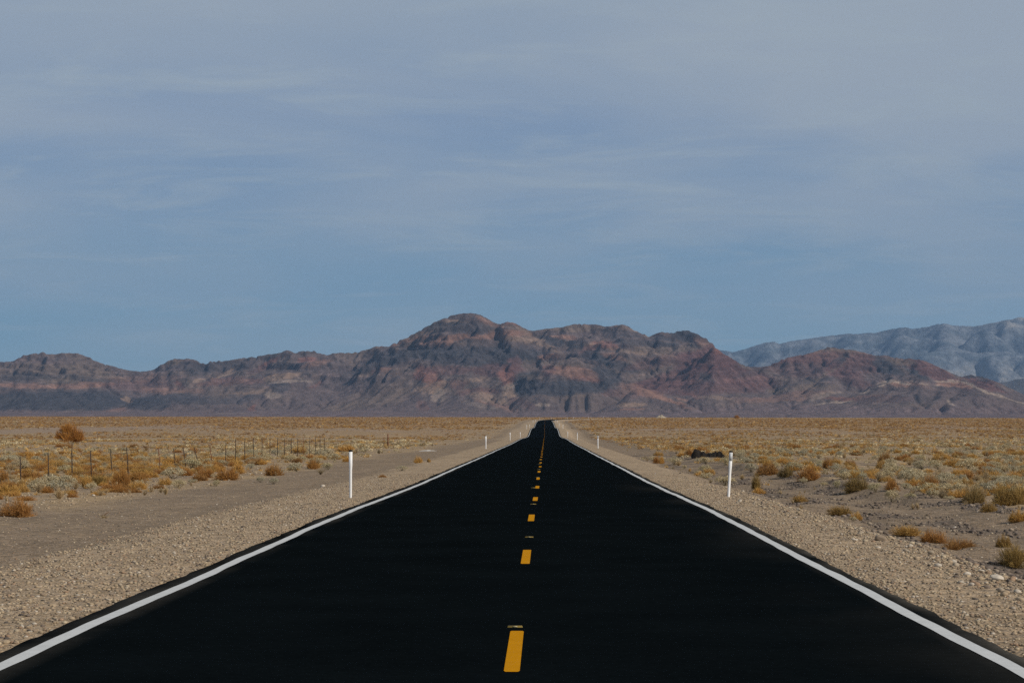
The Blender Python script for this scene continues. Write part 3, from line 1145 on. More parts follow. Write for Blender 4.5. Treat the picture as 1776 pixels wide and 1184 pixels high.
# named plants: kind, photo x, base y, width px, height px, label
heroes = [
    ('rust', 27, 897, 62, 38, 'big rust-brown tangled bush at the left frame edge beside the dirt track'),
    ('sage', 117, 845, 34, 22, 'palest sage bush at the foot of the fence, wide and whitish'),
    ('sage', 96, 845, 24, 14, 'low whitish bush just left of the palest sage bush by the fence'),
    ('gold', 148, 847, 22, 26, 'olive-gold upright bush right of the palest sage bush'),
    ('rust', 168, 842, 34, 22, 'brown bush right of the olive-gold one by the fence'),
    ('rust', 211, 842, 34, 30, 'tall orange-brown bush with a wide dark neighbour, left verge'),
    ('rust', 243, 836, 40, 22, 'long dark orange bush running right from the tall orange-brown one'),
    ('sage', 243, 845, 24, 14, 'small pale sage bush in front of the long orange bush'),
    ('gold', 283, 841, 28, 16, 'dark gold mound in front of the fence by the stony verge'),
    ('sage', 309, 846, 28, 16, 'blue-grey sage bush right of the dark gold mound'),
    ('rust', 356, 828, 28, 20, 'orange-brown round bush on the right side of the leaning posts'),
    ('rust', 388, 833, 46, 26, 'wide orange-brown bush, last large one before the bare verge'),
    ('sage', 376, 843, 16, 12, 'small grey-green bush at the edge of the dirt track under the wide orange one'),
    ('gold', 412, 822, 36, 22, 'straw-gold bush at the end of the bushes along the left verge'),
    ('sage', 330, 812, 42, 18, 'dark-based sage clump behind the leaning fence posts'),
    ('sage', 300, 830, 44, 20, 'wide pale sage clump in front of the leaning fence posts'),
    ('rust', 65, 836, 24, 22, 'reddish tan bush left of the whitish bushes by the fence'),
    ('rust', 4, 838, 22, 26, 'brown bush cut off by the left frame edge beside the fence'),
    ('sage', 30, 845, 36, 14, 'low grey-tan bush at the foot of the leftmost visible post'),
    ('gold', 82, 810, 26, 16, 'mustard yellow bush behind the second fence post'),
    ('gold', 104, 814, 36, 18, 'tan-gold bush behind the third fence post'),
    ('gold', 51, 794, 22, 13, 'small mustard dome bush far behind the first two posts'),
    ('rust', 545, 813, 28, 20, 'dense rust-brown ball bush left of the nearest left marker post'),
    ('sage', 569, 814, 24, 13, 'grey-green bush with dark base touching the rust-brown ball bush'),
    ('sage', 515, 817, 34, 16, 'wide grey sage clump left of the rust-brown ball bush'),
    ('rust', 475, 825, 30, 24, 'light orange-brown bush beside a sage clump, mid left verge'),
    ('sage', 474, 839, 20, 12, 'small green-grey bush below the light orange-brown bush'),
    ('sage', 452, 836, 16, 11, 'small green-grey bush left of another green-grey bush, mid left verge'),
    ('straw', 556, 823, 22, 9, 'low whitish straw mound below the rust-brown ball bush'),
    ('gold', 600, 801, 16, 11, 'gold-brown tuft just left of the nearest left marker post'),
    ('gold', 725, 803, 17, 14, 'lone gold bush at the left shoulder edge'),
    ('gold', 745, 801, 9, 8, 'small tan bush right of the lone gold bush'),
    ('sage', 697, 816, 22, 10, 'low green-grey bush on the left shoulder edge'),
    ('rust', 664, 827, 18, 6, 'flat reddish weed on the left shoulder beside the low green-grey bush'),
    ('gold', 520, 786, 30, 14, 'mustard bush at the far end of the wire fence'),
    ('gold', 596, 783, 38, 13, 'olive-brown bush low behind the nearest left marker post'),
    ('straw', 287, 858, 18, 12, 'thin straw-coloured dead weed on the verge above the dirt track'),
    ('straw', 101, 862, 22, 10, 'low greyish straw mound on the stony left verge'),
    ('straw', 180, 898, 24, 5, 'flat orange grass patch with a dark stick on the dirt track edge'),
    ('rust', 1138, 803, 12, 16, 'left half of the bright orange-gold pair of tumbleweeds right of the road'),
    ('gold', 1148, 804, 15, 15, 'bright golden tumbleweed sitting on the right gravel shoulder'),
    ('rust', 1192, 791, 18, 16, 'rust-brown bush just left of the black heap in the wash'),
    ('gold', 1182, 791, 18, 9, 'olive-tan bush under the rust-brown bush by the black heap'),
    ('gold', 1221, 800, 20, 8, 'low brown-gold bush in front of the black heap'),
    ('gold', 1229, 824, 20, 14, 'pale gold weed on the right shoulder left of the leaning marker post'),
    ('gold', 1196, 817, 8, 6, 'small orange tuft on the right shoulder edge'),
    ('sage', 1187, 813, 10, 7, 'little green-grey weed by the right shoulder, above the small orange tuft'),
    ('rust', 1313, 849, 18, 26, 'thin tan-brown upright weed right of the leaning marker post'),
    ('rust', 1327, 824, 36, 22, 'wide rust-brown bush in the wash right of the leaning marker post'),
    ('sage', 1302, 818, 22, 14, 'dark-based grey bush just right of the leaning marker post'),
    ('rust', 1361, 828, 26, 20, 'olive-brown left bush of the cluster on the sand mound'),
    ('rust', 1394, 835, 46, 26, 'big orange-brown bush on a sand mound across the wash'),
    ('sage', 1391, 838, 14, 9, 'small pale green bush at the foot of the big orange-brown bush'),
    ('rust', 1483, 852, 42, 27, 'big rust-topped olive bush on the wash bank with dark base'),
    ('gold', 1470, 856, 18, 13, 'yellow-speckled bush at the lower left of the rust-topped olive bush'),
    ('sage', 1451, 846, 15, 12, 'dark green-grey bush left of the rust-topped olive bush'),
    ('sage', 1426, 842, 14, 7, 'low green-grey weed at the wash edge between two big bushes'),
    ('sage', 1517, 852, 26, 14, 'pale green-grey clump right of the rust-topped olive bush'),
    ('rust', 1543, 850, 30, 20, 'tan-brown bush right of the pale green-grey clump'),
    ('sage', 1545, 870, 26, 20, 'tall pale green bush at the wash edge below the tan-brown bush'),
    ('sage', 1614, 864, 20, 15, 'round green bush alone on stony ground across the wash'),
    ('rust', 1609, 846, 26, 24, 'light brown bush behind the round green bush'),
    ('gold', 1447, 810, 18, 16, 'rounded orange-gold bush, right one of a pair on the far wash bank'),
    ('rust', 1437, 812, 20, 18, 'brown left bush of the orange-gold pair on the far wash bank'),
    ('rust', 1531, 803, 22, 18, 'tall dark rust bush above a small golden ball bush'),
    ('gold', 1525, 812, 19, 14, 'small golden ball bush below the tall dark rust bush'),
    ('sage', 1540, 814, 22, 12, 'grey bush right of the small golden ball bush'),
    ('rust', 1686, 873, 42, 28, 'olive-brown bush casting a long black shadow across the sand'),
    ('rust', 1712, 887, 26, 18, 'light olive-brown bush right of the long black shadow'),
    ('rust', 1745, 876, 46, 36, 'large soft brown bush near the right frame edge'),
    ('gold', 1762, 905, 34, 20, 'yellow-green lumpy bush at the right frame edge'),
    ('sage', 1756, 860, 36, 14, 'pale whitish twiggy shrub at the right frame edge'),
    ('rust', 1456, 893, 34, 16, 'dark brown bush lying along the right shoulder edge'),
    ('gold', 1482, 901, 24, 14, 'thin olive-brown weed at the right shoulder edge'),
    ('sage', 1477, 902, 12, 8, 'tiny pale green weed at the right shoulder edge'),
    ('gold', 1386, 870, 22, 13, 'small olive-gold bush at the top of the right gravel shoulder'),
    ('gold', 1572, 928, 44, 18, 'straw-gold bush along the right shoulder edge'),
    ('rust', 1622, 940, 44, 22, 'orange-brown bush beside the straw-gold one on the right shoulder edge'),
    ('rust', 1658, 952, 50, 20, 'thin rust-brown bush beside the road shoulder, above loose rocks'),
    ('rust', 1757, 981, 54, 36, 'large brown bush at the right frame edge beside the loose rocks'),
    ('sage', 1772, 985, 14, 12, 'small white-green leafy plant under the large brown bush at the frame edge'),
    ('rust', 1735, 948, 24, 20, 'brown weed behind the large brown bush at the right frame edge'),
    ('sage', 1680, 813, 46, 16, 'wide pale sage clump on the flat beyond the wash'),
    ('gold', 1716, 832, 48, 16, 'wide tan-gold bush clump on the flat near the right frame edge'),
    ('rust', 1278, 726, 11, 6, 'dark round bush on the skyline right of the pale heap'),
    ('rust', 1278, 834, 0, 0, None),
]
OLV = {}
for it in heroes:
    kd, px, py, w, h, lb = it
    if not lb:
        continue
    if py < 730:
        d = 1500.0
        x, y = CX + (px - VX) / F * d, d
        z = CZ - (py - 1.0 - VY) / F * d
    else:
        x, y, z = hit(px, py)
    sc_ = y / F
    bg_ = 1.18 if px > 1290 and py > 730 and kd != 'straw' else 1.0
    o_ = put_plant(kd, x, y, w * sc_ * 1.05 * bg_, h * sc_ * bg_ * (1.25 if kd in ('rust', 'gold') else 1.1), lb, z=z)
    if kd == 'rust' and any(q in lb for q in ('olive', 'soft brown', 'large brown', 'dark brown', 'thin tan')):
        key = o_.data.name + '_olive'
        m2 = OLV.get(key)
        if m2 is None:
            m2 = o_.data.copy()
            m2.materials[0] = M_olive
            OLV[key] = m2
        o_.data = m2
        o_.name = 'brown_bush'
    taken.append((x, y, w * sc_ / 2))

# the big round orange bush beyond the fence: trunk and crown
x, y, z = hit(123, 778)
big = bpy.data.objects.new('round_orange_bush', None)
COL.objects.link(big)
big.location = (x, y, z)
tag(big, 'tallest round orange bush standing alone beyond the wire fence', 'bush')
sc_ = y / F
Vs, Qs, Cs = [], [], []
off = 0
rr = np.random.default_rng(5)
for bx0, bz0, br_, bh_ in [(0, 0.30, 1.12, 1.35), (-0.95, 0.42, 0.85, 0.85), (0.72, 0.36, 0.8, 1.0), (-0.3, 0.72, 0.9, 0.9), (0.25, 0.4, 0.9, 1.15)]:
    V, Q, C = blades(520, 'rust', int(rr.integers(1000)))
    V = V * np.array([br_, br_, bh_ * 0.72]) + np.array([bx0, rr.normal() * 0.2, bz0])
    Vs.append(V)
    Qs.append(Q + off)
    Cs.append(C)
    off += len(V)
Vb = np.concatenate(Vs) * (61 * sc_ / 3.3) * np.array([1, 1, 2.1])
M_orange = plant_mat('orange_twigs', (0.22, 0.10, 0.028), (0.42, 0.205, 0.055), (0.52, 0.30, 0.10))
link('crown', mesh_np('bush_crown', Vb, np.concatenate(Qs), M_orange, False, np.concatenate(Cs)), big)
link('trunk', tube_mesh('bush_trunk', [(0, 0, -0.1), (0.03, 0, 0.2), (0, 0.05, 0.55)], [0.10, 0.07, 0.03], M_wood, 7), big)
taken.append((x, y, 1.5))

_x, _y, _z = hit(1228, 793)
for _k in (-0.8, 0, 0.8):
    taken.append((_x + _k, _y - 2, 1.6))

# ---- the scrub of the flat
TK = np.array(taken)


def in_frame(X, Y, m=60):
    u = VX + F * (X - CX) / Y
    return (u > -m) & (u < 1776 + m)


def scrub(n, y0, y1, pw):
    """candidate places with density per area falling as y**-pw"""
    # area element: y * dy ; sample y by inverse transform on y**(1-pw)
    e = 2 - pw
    u = rng.random(n)
    Y = (y0**e + u * (y1**e - y0**e)) ** (1 / e)
    t = rng.random(n)
    px = -60 + t * (1776 + 120)
    X = CX + (px - VX) / F * Y
    return X, Y


def dens(X, Y):
    S = X - xc(Y)
    A = np.abs(S)
    wob = 1.3 * fbm(X * 0.1, Y * 0.03, 81, 3)
    dl = sstep(15.5, 18.5, A + wob) * 0.9 + 0.13 * sstep(10.5, 13, A + wob)
    dl = np.where(Y > 140, sstep(11, 24, A + 2 * wob) * 0.9, dl)
    dr = sstep(10.6, 12.6, A + wob) * 0.85 + 0.05 * sstep(6, 7, A)
    dr = np.where(Y > 160, sstep(9, 15, A + wob), dr)
    d_ = np.where(S < 0, dl, dr) * (0.50 + 0.50 * sstep(100, 220, Y))
    patch = fbm(X * 0.05, Y * 0.012, 82, 4)
    d_ = d_ * np.clip(0.75 + 0.9 * patch, 0.12, 1.3) * np.clip(1.0 + 1.5 * vnoise(X * 0.16, Y * 0.035, 86) * sstep(150, 400, Y), 0.1, 1.8)
    n3_ = fbm(X * 0.02, Y * 0.004, 73, 4)
    bare = sstep(0.12, 0.4, n3_ - 0.25 * (S > 0)) * sstep(350, 450, Y) * (1 - sstep(700, 900, Y)) * sstep(12, 40, A)
    d_ = d_ * (1 - 0.85 * bare)
    # the bare dirt band that crosses the left flat
    band = sstep(455, 500, Y + 25 * vnoise(X * 0.03, 1, 4)) * (1 - sstep(590, 650, Y)) * (S < -25)
    return d_ * (1 - 0.85 * band)


X, Y = scrub(135000, 62, 1950, 1.5)
keep = rng.random(len(X)) < dens(X, Y)
# mean spacing: thin the near part a little so the ground shows between the bushes
X, Y = X[keep], Y[keep]
tk = np.ones(len(X), bool)
for (tx_, ty_, tr_) in taken:
    tk &= ((X - tx_)**2 + ((Y - ty_) * 0.35)**2) > (tr_ * 1.15)**2
X, Y = X[tk], Y[tk]
zone = fbm(X * 0.03, Y * 0.010, 84, 3)
rv = rng.random(len(X))
far_ = sstep(190, 480, Y)
p_sage = np.clip(0.25 * (1 - far_) + 0.01 + 0.35 * zone * (1 - 0.7 * far_), 0.02, 0.8)
p_rust = np.clip(0.16 + 0.62 * far_ - 0.25 * zone, 0.05, 0.9)
p_straw = np.clip(0.22 * (1 - far_) + 0.04, 0, 1)
kindi = np.where(rv < p_sage, 0, np.where(rv < p_sage + p_rust, 1, np.where(rv < p_sage + p_rust + p_straw, 2, 3)))
KK = ['sage', 'rust', 'straw', 'gold']
size = 0.38 + 0.70 * rng.random(len(X)) ** 2.0
size = size * (1 + 0.7 * sstep(350, 1000, Y))
size = np.where(kindi == 2, size * 0.7, size)
hgt = size * (0.34 + 0.22 * rng.random(len(X)))
Zg = ground(X, Y)
print('scrub n', len(X))
DESC = {'sage': 'grey-green shrub', 'rust': 'rust-brown bush', 'straw': 'straw tuft', 'gold': 'golden bush'}
ZONES = [(40, 'cut by the left frame edge'), (90, 'near the left frame edge'), (170, 'under the twin-topped left summit'), (270, 'under the left skyline saddle'), (360, 'under the notched left hill'),
         (470, 'under the long left ridge'), (530, 'under the small pointed peak'), (620, 'near the left marker post'), (700, 'under the domed summit\'s foot'),
         (780, 'under the domed summit\'s flank'), (946, 'left, close beside the road'), (1060, 'right, close beside the road'), (1140, 'right, under the pinkish fan'),
         (1215, 'under the reddish cone hill'), (1290, 'near the leaning marker post'), (1360, 'under the right skyline saddle'), (1430, 'under the brown hill\'s left'),
         (1500, 'under the brown hill\'s top'), (1570, 'under the white-banded slope'), (1650, 'under the brown hill\'s right'), (1720, 'under the blue mountains'), (9999, 'at the right frame edge')]
BANDS = [(732, 'on the horizon'), (742, 'below the horizon'), (752, 'in the farthest scrub'), (764, 'in the far scrub'), (778, 'in the middle scrub'),
         (795, 'in the nearer scrub'), (815, 'in the near scrub'), (9999, 'in the closest scrub')]
ORD = ['leftmost', 'second from left', 'third from left', 'fourth from left', 'fifth from left', 'sixth from left', 'seventh from left', 'eighth from left', 'ninth from left', 'tenth from left',
       'eleventh from left', 'twelfth from left', 'thirteenth from left', 'fourteenth from left', 'fifteenth from left', 'sixteenth from left', 'seventeenth from left', 'eighteenth from left']
LAB = {}


def where_words(x, y, z):
    u = VX + F * (x - CX) / y
    v = VY + F * (CZ - z) / y
    return next(t for b_, t in BANDS if v < b_) + ', ' + next(t for b_, t in ZONES if u < b_)


for ki, kd in enumerate(KK):
    idx = np.nonzero(kindi == ki)[0]
    app = size[idx] * np.sqrt(hgt[idx] / size[idx]) / Y[idx] * in_frame(X[idx], Y[idx], 10)
    order = idx[np.argsort(-app)]
    nh = sum(1 for h_ in heroes if h_[5] and h_[0] == kd)
    top = order[:300 - nh]
    rest = order[300 - nh:]
    for i in top:
        sw = 'wide ' if size[i] > 0.9 else ('small ' if size[i] > 0.6 else 'tiny ')
        lb = sw + DESC[kd] + ' ' + where_words(X[i], Y[i], Zg[i])
        o_ = put_plant(kd, float(X[i]), float(Y[i]), float(size[i]), float(hgt[i]), lb, lb, z=float(Zg[i]))
        LAB.setdefault(lb, []).append((X[i] / Y[i], o_))
    allV, allF, allC = [], [], []
    off = 0
    vk = rng.integers(0, 5, len(rest))
    for v in range(5):
        m = rest[vk == v]
        V, Q, C = LOW[kd][v]
        a = rng.random(len(m)) * 2 * np.pi
        ca, sa = np.cos(a)[:, None], np.sin(a)[:, None]
        sx = (size[m] / 2)[:, None]
        vx = (V[None, :, 0] * ca - V[None, :, 1] * sa) * sx + X[m][:, None]
        vy = (V[None, :, 0] * sa + V[None, :, 1] * ca) * sx + Y[m][:, None]
        vz = V[None, :, 2] * hgt[m][:, None] + Zg[m][:, None] - 0.03
        allV.append(np.stack([vx, vy, vz], -1).reshape(-1, 3))
        allF.append((Q[None] + (np.arange(len(m)) * len(V))[:, None, None]).reshape(-1, 4) + off)
        cc_ = np.tile(C, (len(m), 1))
        tn = np.repeat(rng.normal(size=len(m)) * 0.32, len(V))
        cc_[:, 0] = np.clip(cc_[:, 0] + tn, 0, 1)
        cc_[:, 1] = np.clip(cc_[:, 1] + tn * 0.8, 0, 1)
        allC.append(cc_)
        off += len(m) * len(V)
    me = mesh_np(NAMES[kd], np.concatenate(allV), np.concatenate(allF), MATS[kd], False, np.concatenate(allC))
    tag(link('distant_scrub', me), 'the many distant ' + {'sage': 'grey-green shrubs', 'rust': 'rust-brown bushes', 'straw': 'straw tufts', 'gold': 'golden bushes'}[kd] + ' covering the flat towards the mountains',
        'scrub', kind='stuff')
    print(kd, len(top), len(rest))

for lb, lst in LAB.items():
    if len(lst) > 1:
        lst.sort(key=lambda t_: t_[0])
        for k_, (_, o_) in enumerate(lst):
            o_['label'] = lb + ', ' + (ORD[k_] if k_ < len(ORD) else 'rightmost')

# ---- dry litter and tiny straw tufts between the bushes
X, Y = scrub(26000, 55, 420, 1.5)
k_ = (rng.random(len(X)) < np.clip(dens(X, Y) * 1.4 + 0.03 * ((X < -11) | (X > 6.3)), 0, 1)) & (vnoise(X * 0.35, Y * 0.15, 95) > -0.1)
X, Y = X[k_], Y[k_]
Zg = ground(X, Y)
S = 0.10 + 0.22 * rng.random(len(X)) ** 2
allV, allF, allC = [], [], []
off = 0
vk = rng.integers(0, 5, len(X))
for v in range(5):
    m = np.nonzero(vk == v)[0]
    V, Q, C = LOW['straw'][v]
    vx = V[None, :, 0] * S[m][:, None] + X[m][:, None]
    vy = V[None, :, 1] * S[m][:, None] + Y[m][:, None]
    vz = V[None, :, 2] * S[m][:, None] * 0.7 + Zg[m][:, None] - 0.01
    allV.append(np.stack([vx, vy, vz], -1).reshape(-1, 3))
    allF.append((Q[None] + (np.arange(len(m)) * len(V))[:, None, None]).reshape(-1, 4) + off)
    allC.append(np.tile(C, (len(m), 1)))
    off += len(m) * len(V)
me = mesh_np('dry_grass', np.concatenate(allV), np.concatenate(allF), M_straw, False, np.concatenate(allC))
tag(link('dry_grass', me), 'sparse dry straw-coloured grass between the bushes on both flats', 'grass', kind='stuff')

# ---- dark clods of broken crust in the wash
n = 42000
Y = 26 * (115 / 26.0) ** rng.random(n)
X = 6.4 + 12 * rng.random(n)
k_ = (fbm(X * 0.55, Y * 0.22, 91, 5) + 0.15 * rng.random(n) > 0.27) & in_frame(X, Y)
X, Y = X[k_], Y[k_]
S = 0.012 + 0.07 * rng.random(len(X)) ** 2.5
_st = STC.copy()
STC = np.array([[0.15, 0.12, 0.10]] * 5 + [[0.21, 0.17, 0.135]] * 3 + [[0.32, 0.26, 0.2]])
tag(link('clods', gravel_mesh('clods', X, Y, S)), 'dark crumbled clods of crust scattered in the wash right of the road', 'clods', kind='stuff')
STC = _st

# ---- a few odd things lying about
# jagged black heap in the wash
x, y, z = hit(1228, 792)
sc_ = y / F
V, Q = [], []
kx = np.linspace(0, 1, 26)
top_ = np.interp(kx, [0, .08, .2, .32, .5, .62, .8, .93, 1], [0.35, 1.0, 0.9, 0.62, 0.48, 0.55, 0.60, 0.45, 0.1]) + 0.16 * vnoise(kx * 17, 0.4, 5) + 0.10 * vnoise(kx * 41, 0.4, 6)
n_ = len(top_)
W_ = 58 * sc_
H_ = 14 * sc_
for i in range(n_):
    xx = (i / (n_ - 1) - 0.5) * W_
    jt = 0.22 * float(vnoise(i * 0.45, 0.7, 77))
    bt = 0.10 * float(vnoise(i * 0.9, 1.7, 78))
    V += [(xx, -0.40 + jt, -0.1), (xx + bt, -0.26 + jt * 1.4, H_ * top_[i] * 0.5), (xx - bt * 0.5, 0.0 + jt, H_ * top_[i]), (xx, 0.5, H_ * top_[i] * 0.5), (xx, 0.8, -0.1)]
for i in range(n_ - 1):
    for j in range(4):
        a = i * 5 + j
        Q.append([a, a + 5, a + 6, a + 1])
caps = [[0, 1, 2, 3, 4], [(n_ - 1) * 5 + j for j in (4, 3, 2, 1, 0)]]
me = mesh_np('black_heap', V, [np.array(Q), np.array(caps)], M_tar)
o = link('black_heap', me, None, (x, y, z))
tag(o, 'jagged black heap lying in the wash behind the leaning marker post', 'heap')

# pale heap on the skyline and white grit patch by the left verge
def mound(name, x, y, z, w, dp, h, mat, seed, n=22):
    g_ = np.linspace(-1, 1, n)
    GX, GY = np.meshgrid(g_, g_, indexing='ij')
    rr_ = np.sqrt(GX**2 + GY**2) + 0.15 * fbm(GX * 2 + seed, GY * 2, seed, 3)
    hh_ = np.clip(1 - rr_, 0, 1) ** 0.8 * (1 + 0.3 * fbm(GX * 3, GY * 3, seed + 1, 3)) - 0.06
    V = np.stack([GX * w / 2, GY * dp / 2, hh_ * h], -1).reshape(-1, 3)
    return link(name, mesh_np(name, V, grid_faces(n, n), mat, False), None, (x, y, z))


d = 1700.0
x = CX + (1146 - VX) / F * d
o = mound('gravel_heap', x, d, CZ - (723.8 - VY) / F * d - 0.1, 8, 8, 2.1, M_pale, 5)
tag(o, 'pale gravel heap on the skyline right of the road bend', 'gravel heap')
x, y, z = hit(742, 781.5)
o = mound('grit_pile', x, y, z, 1.5, 1.6, 0.07, M_salt, 9)
tag(o, 'low white grit pile lying flat on the left verge', 'grit pile')
# strip of tyre tread on the right verge
x, y, z = hit(1027, 754.2)
pts = [(-0.65, 0, 0.05), (-0.3, 0.1, 0.03), (0.1, 0.05, 0.06), (0.45, 0, 0.16), (0.65, -0.05, 0.28)]
o = link('tyre_tread', tube_mesh('tyre_tread', pts, [0.05, 0.09, 0.10, 0.09, 0.04], M_tar, 6), None, (x, y, z))
tag(o, 'curled black strip of tyre tread on the right verge beyond the second marker post', 'tyre scrap')
# dark stick
x, y, z = hit(178, 896)
o = link('stick', tube_mesh('stick', [(-0.05, 0, 0.02), (0.02, 0, 0.03), (0.12, 0, 0.10)], [0.012, 0.012, 0.008], M_wood, 5), None, (x, y, z))
tag(o, 'small dark stick poking up from the edge of the dirt track', 'stick')
print('plants', round(time.time() - T0, 1))


# ================================================================== mountains
def erode(Hh, dx, K, m_, its, fix=None, talus=None):
    """implicit stream-power erosion on a grid (carves branching gullies)"""
    ny, nx = Hh.shape
    N_ = ny * nx
    idx = np.arange(N_).reshape(ny, nx)
    H1 = Hh.copy()
    nb = [(-1, 0, 1), (1, 0, 1), (0, -1, 1), (0, 1, 1), (-1, -1, 1.4142), (-1, 1, 1.4142), (1, -1, 1.4142), (1, 1, 1.4142)]
    for it in range(its):
        best = np.zeros((ny, nx))
        rec = idx.copy()
        rl = np.ones((ny, nx))
        Pd = np.pad(H1, 1, constant_values=1e9)
        for dy, dx_, l in nb:
            sh = Pd[1 + dy:1 + dy + ny, 1 + dx_:1 + dx_ + nx]
            sl_ = (H1 - sh) / l
            m2 = sl_ > best
            best[m2] = sl_[m2]
            ii = idx + dy * nx + dx_
            rec[m2] = ii[m2]
            rl[m2] = l
        order = np.argsort(-H1.ravel(), kind='stable')
        recf = rec.ravel().tolist()
        A = [1.0] * N_
        ol = order.tolist()
        for i in ol:
            r_ = recf[i]
            if r_ != i:
                A[r_] += A[i]
        A = np.array(A)
        Fk = (K * (A ** m_) / rl.ravel()).tolist()
        h = H1.ravel().tolist()
        for i in reversed(ol):
            r_ = recf[i]
            if r_ != i:
                f = Fk[i]
                hr = h[r_]
                if h[i] > hr:
                    h[i] = (h[i] + f * hr) / (1 + f)
        H1 = np.array(h).reshape(ny, nx)
        # slope diffusion
        L = (np.roll(H1, 1, 0) + np.roll(H1, -1, 0) + np.roll(H1, 1, 1) + np.roll(H1, -1, 1) - 4 * H1)
        L[0] = L[-1] = 0
        L[:, 0] = L[:, -1] = 0
        H1 = H1 + 0.015 * L
    return H1


def upsample(Hh):
    ny, nx = Hh.shape
    yy = np.linspace(0, ny - 1, ny * 2 - 1)
    xx = np.linspace(0, nx - 1, nx * 2 - 1)
    H2 = np.empty((ny, nx * 2 - 1))
    for j in range(ny):
        H2[j] = np.interp(xx, np.arange(nx), Hh[j])
    H3 = np.empty((ny * 2 - 1, nx * 2 - 1))
    for i in range(nx * 2 - 1):
        H3[:, i] = np.interp(yy, np.arange(ny), H2[:, i])
    return H3


SKY1 = [(-300, 640), (-150, 620), (-60, 634), (0, 625.5), (20, 624.5), (32, 616), (50, 612), (72, 609), (89, 613), (105, 610), (135, 611), (155, 619), (170, 627), (190, 632), (215, 639), (225, 641), (247, 642.5), (265, 639), (277, 630), (300, 620), (312, 621), (325, 620), (342, 623), (350, 630), (365, 624.5), (390, 624), (420, 619), (444, 616.5), (464, 612.5), (481.5, 611), (498, 604.5), (508, 610), (526.5, 606.7), (544, 607.5), (564, 613.7), (584, 610), (614, 610.5), (634, 605), (651.5, 598.7), (666.5, 598.7), (670, 600.5), (694, 588.7), (714, 578.7), (734, 567.5), (751.5, 557.5), (764, 552.5), (786.5, 544), (809, 541), (826.5, 542), (841.5, 548), (859, 558.7), (869, 560), (881.5, 555.5), (888, 557), (898, 561), (913, 568.7), (920.5, 572.5), (950.5, 568), (973, 566), (998, 560), (1035.5, 561), (1050.5, 565), (1078, 561), (1088, 563), (1098, 570), (1113, 576), (1125.5, 581.7), (1145.5, 574), (1163, 576), (1178, 572), (1195.5, 571.7), (1213, 579.5), (1228, 587.5), (1243, 601), (1250, 608.7), (1268, 618.7), (1285.5, 630), (1298, 634.5), (1318, 635), (1332, 633), (1347, 626), (1364.5, 618.7), (1397, 612.5), (1419.5, 606), (1437, 600), (1457, 603), (1482, 606), (1519.5, 615.5), (1534.5, 614.5), (1557, 620), (1582, 620.5), (1602, 623.7), (1627, 635), (1657, 648.7), (1667, 652), (1679.5, 648), (1702, 652), (1732, 662.5), (1757, 675), (1776, 683.7), (1830, 696), (1900, 705), (2050, 708)]
SK = np.array(SKY1)


def skyline(u):
    return np.interp(u, SK[:, 0], SK[:, 1])


def ridge_h(U, D, pts, dep, wf, wb, pf=1.25, pb=1.1):
    """height of a ridge whose crest shows at pts=(px,py) and lies dep metres off"""
    p = np.array(pts, float)
    crest = np.interp(U, p[:, 0], p[:, 1], left=745, right=745)
    hc = np.maximum((VY - crest) / F * dep, 0)
    t = (dep - D)
    sh = np.where(t > 0, np.clip(1 - t / wf, 0, 1) ** pf, np.clip(1 + t / wb, 0, 1) ** pb)
    return hc * sh


CLIFF = [(820, 618, 110, 17, .8), (905, 612, 50, 14, .5), (912, 665, 22, 20, 1.2), (965, 668, 70, 12, .45), (1050, 645, 28, 14, .45), (1150, 590, 26, 10, .7), (1195, 584, 24, 14, .7),
         (90, 692, 140, 18, .5), (670, 620, 50, 10, .6), (1540, 635, 26, 14, .6), (1595, 640, 26, 14, .6), (270, 700, 50, 12, .5)]


def FAN(U, D):
    return (13 + 24 * sstep(1050, 1330, U)) * sstep(5900, 7200, D) + 14 * sstep(6900, 8000, D)


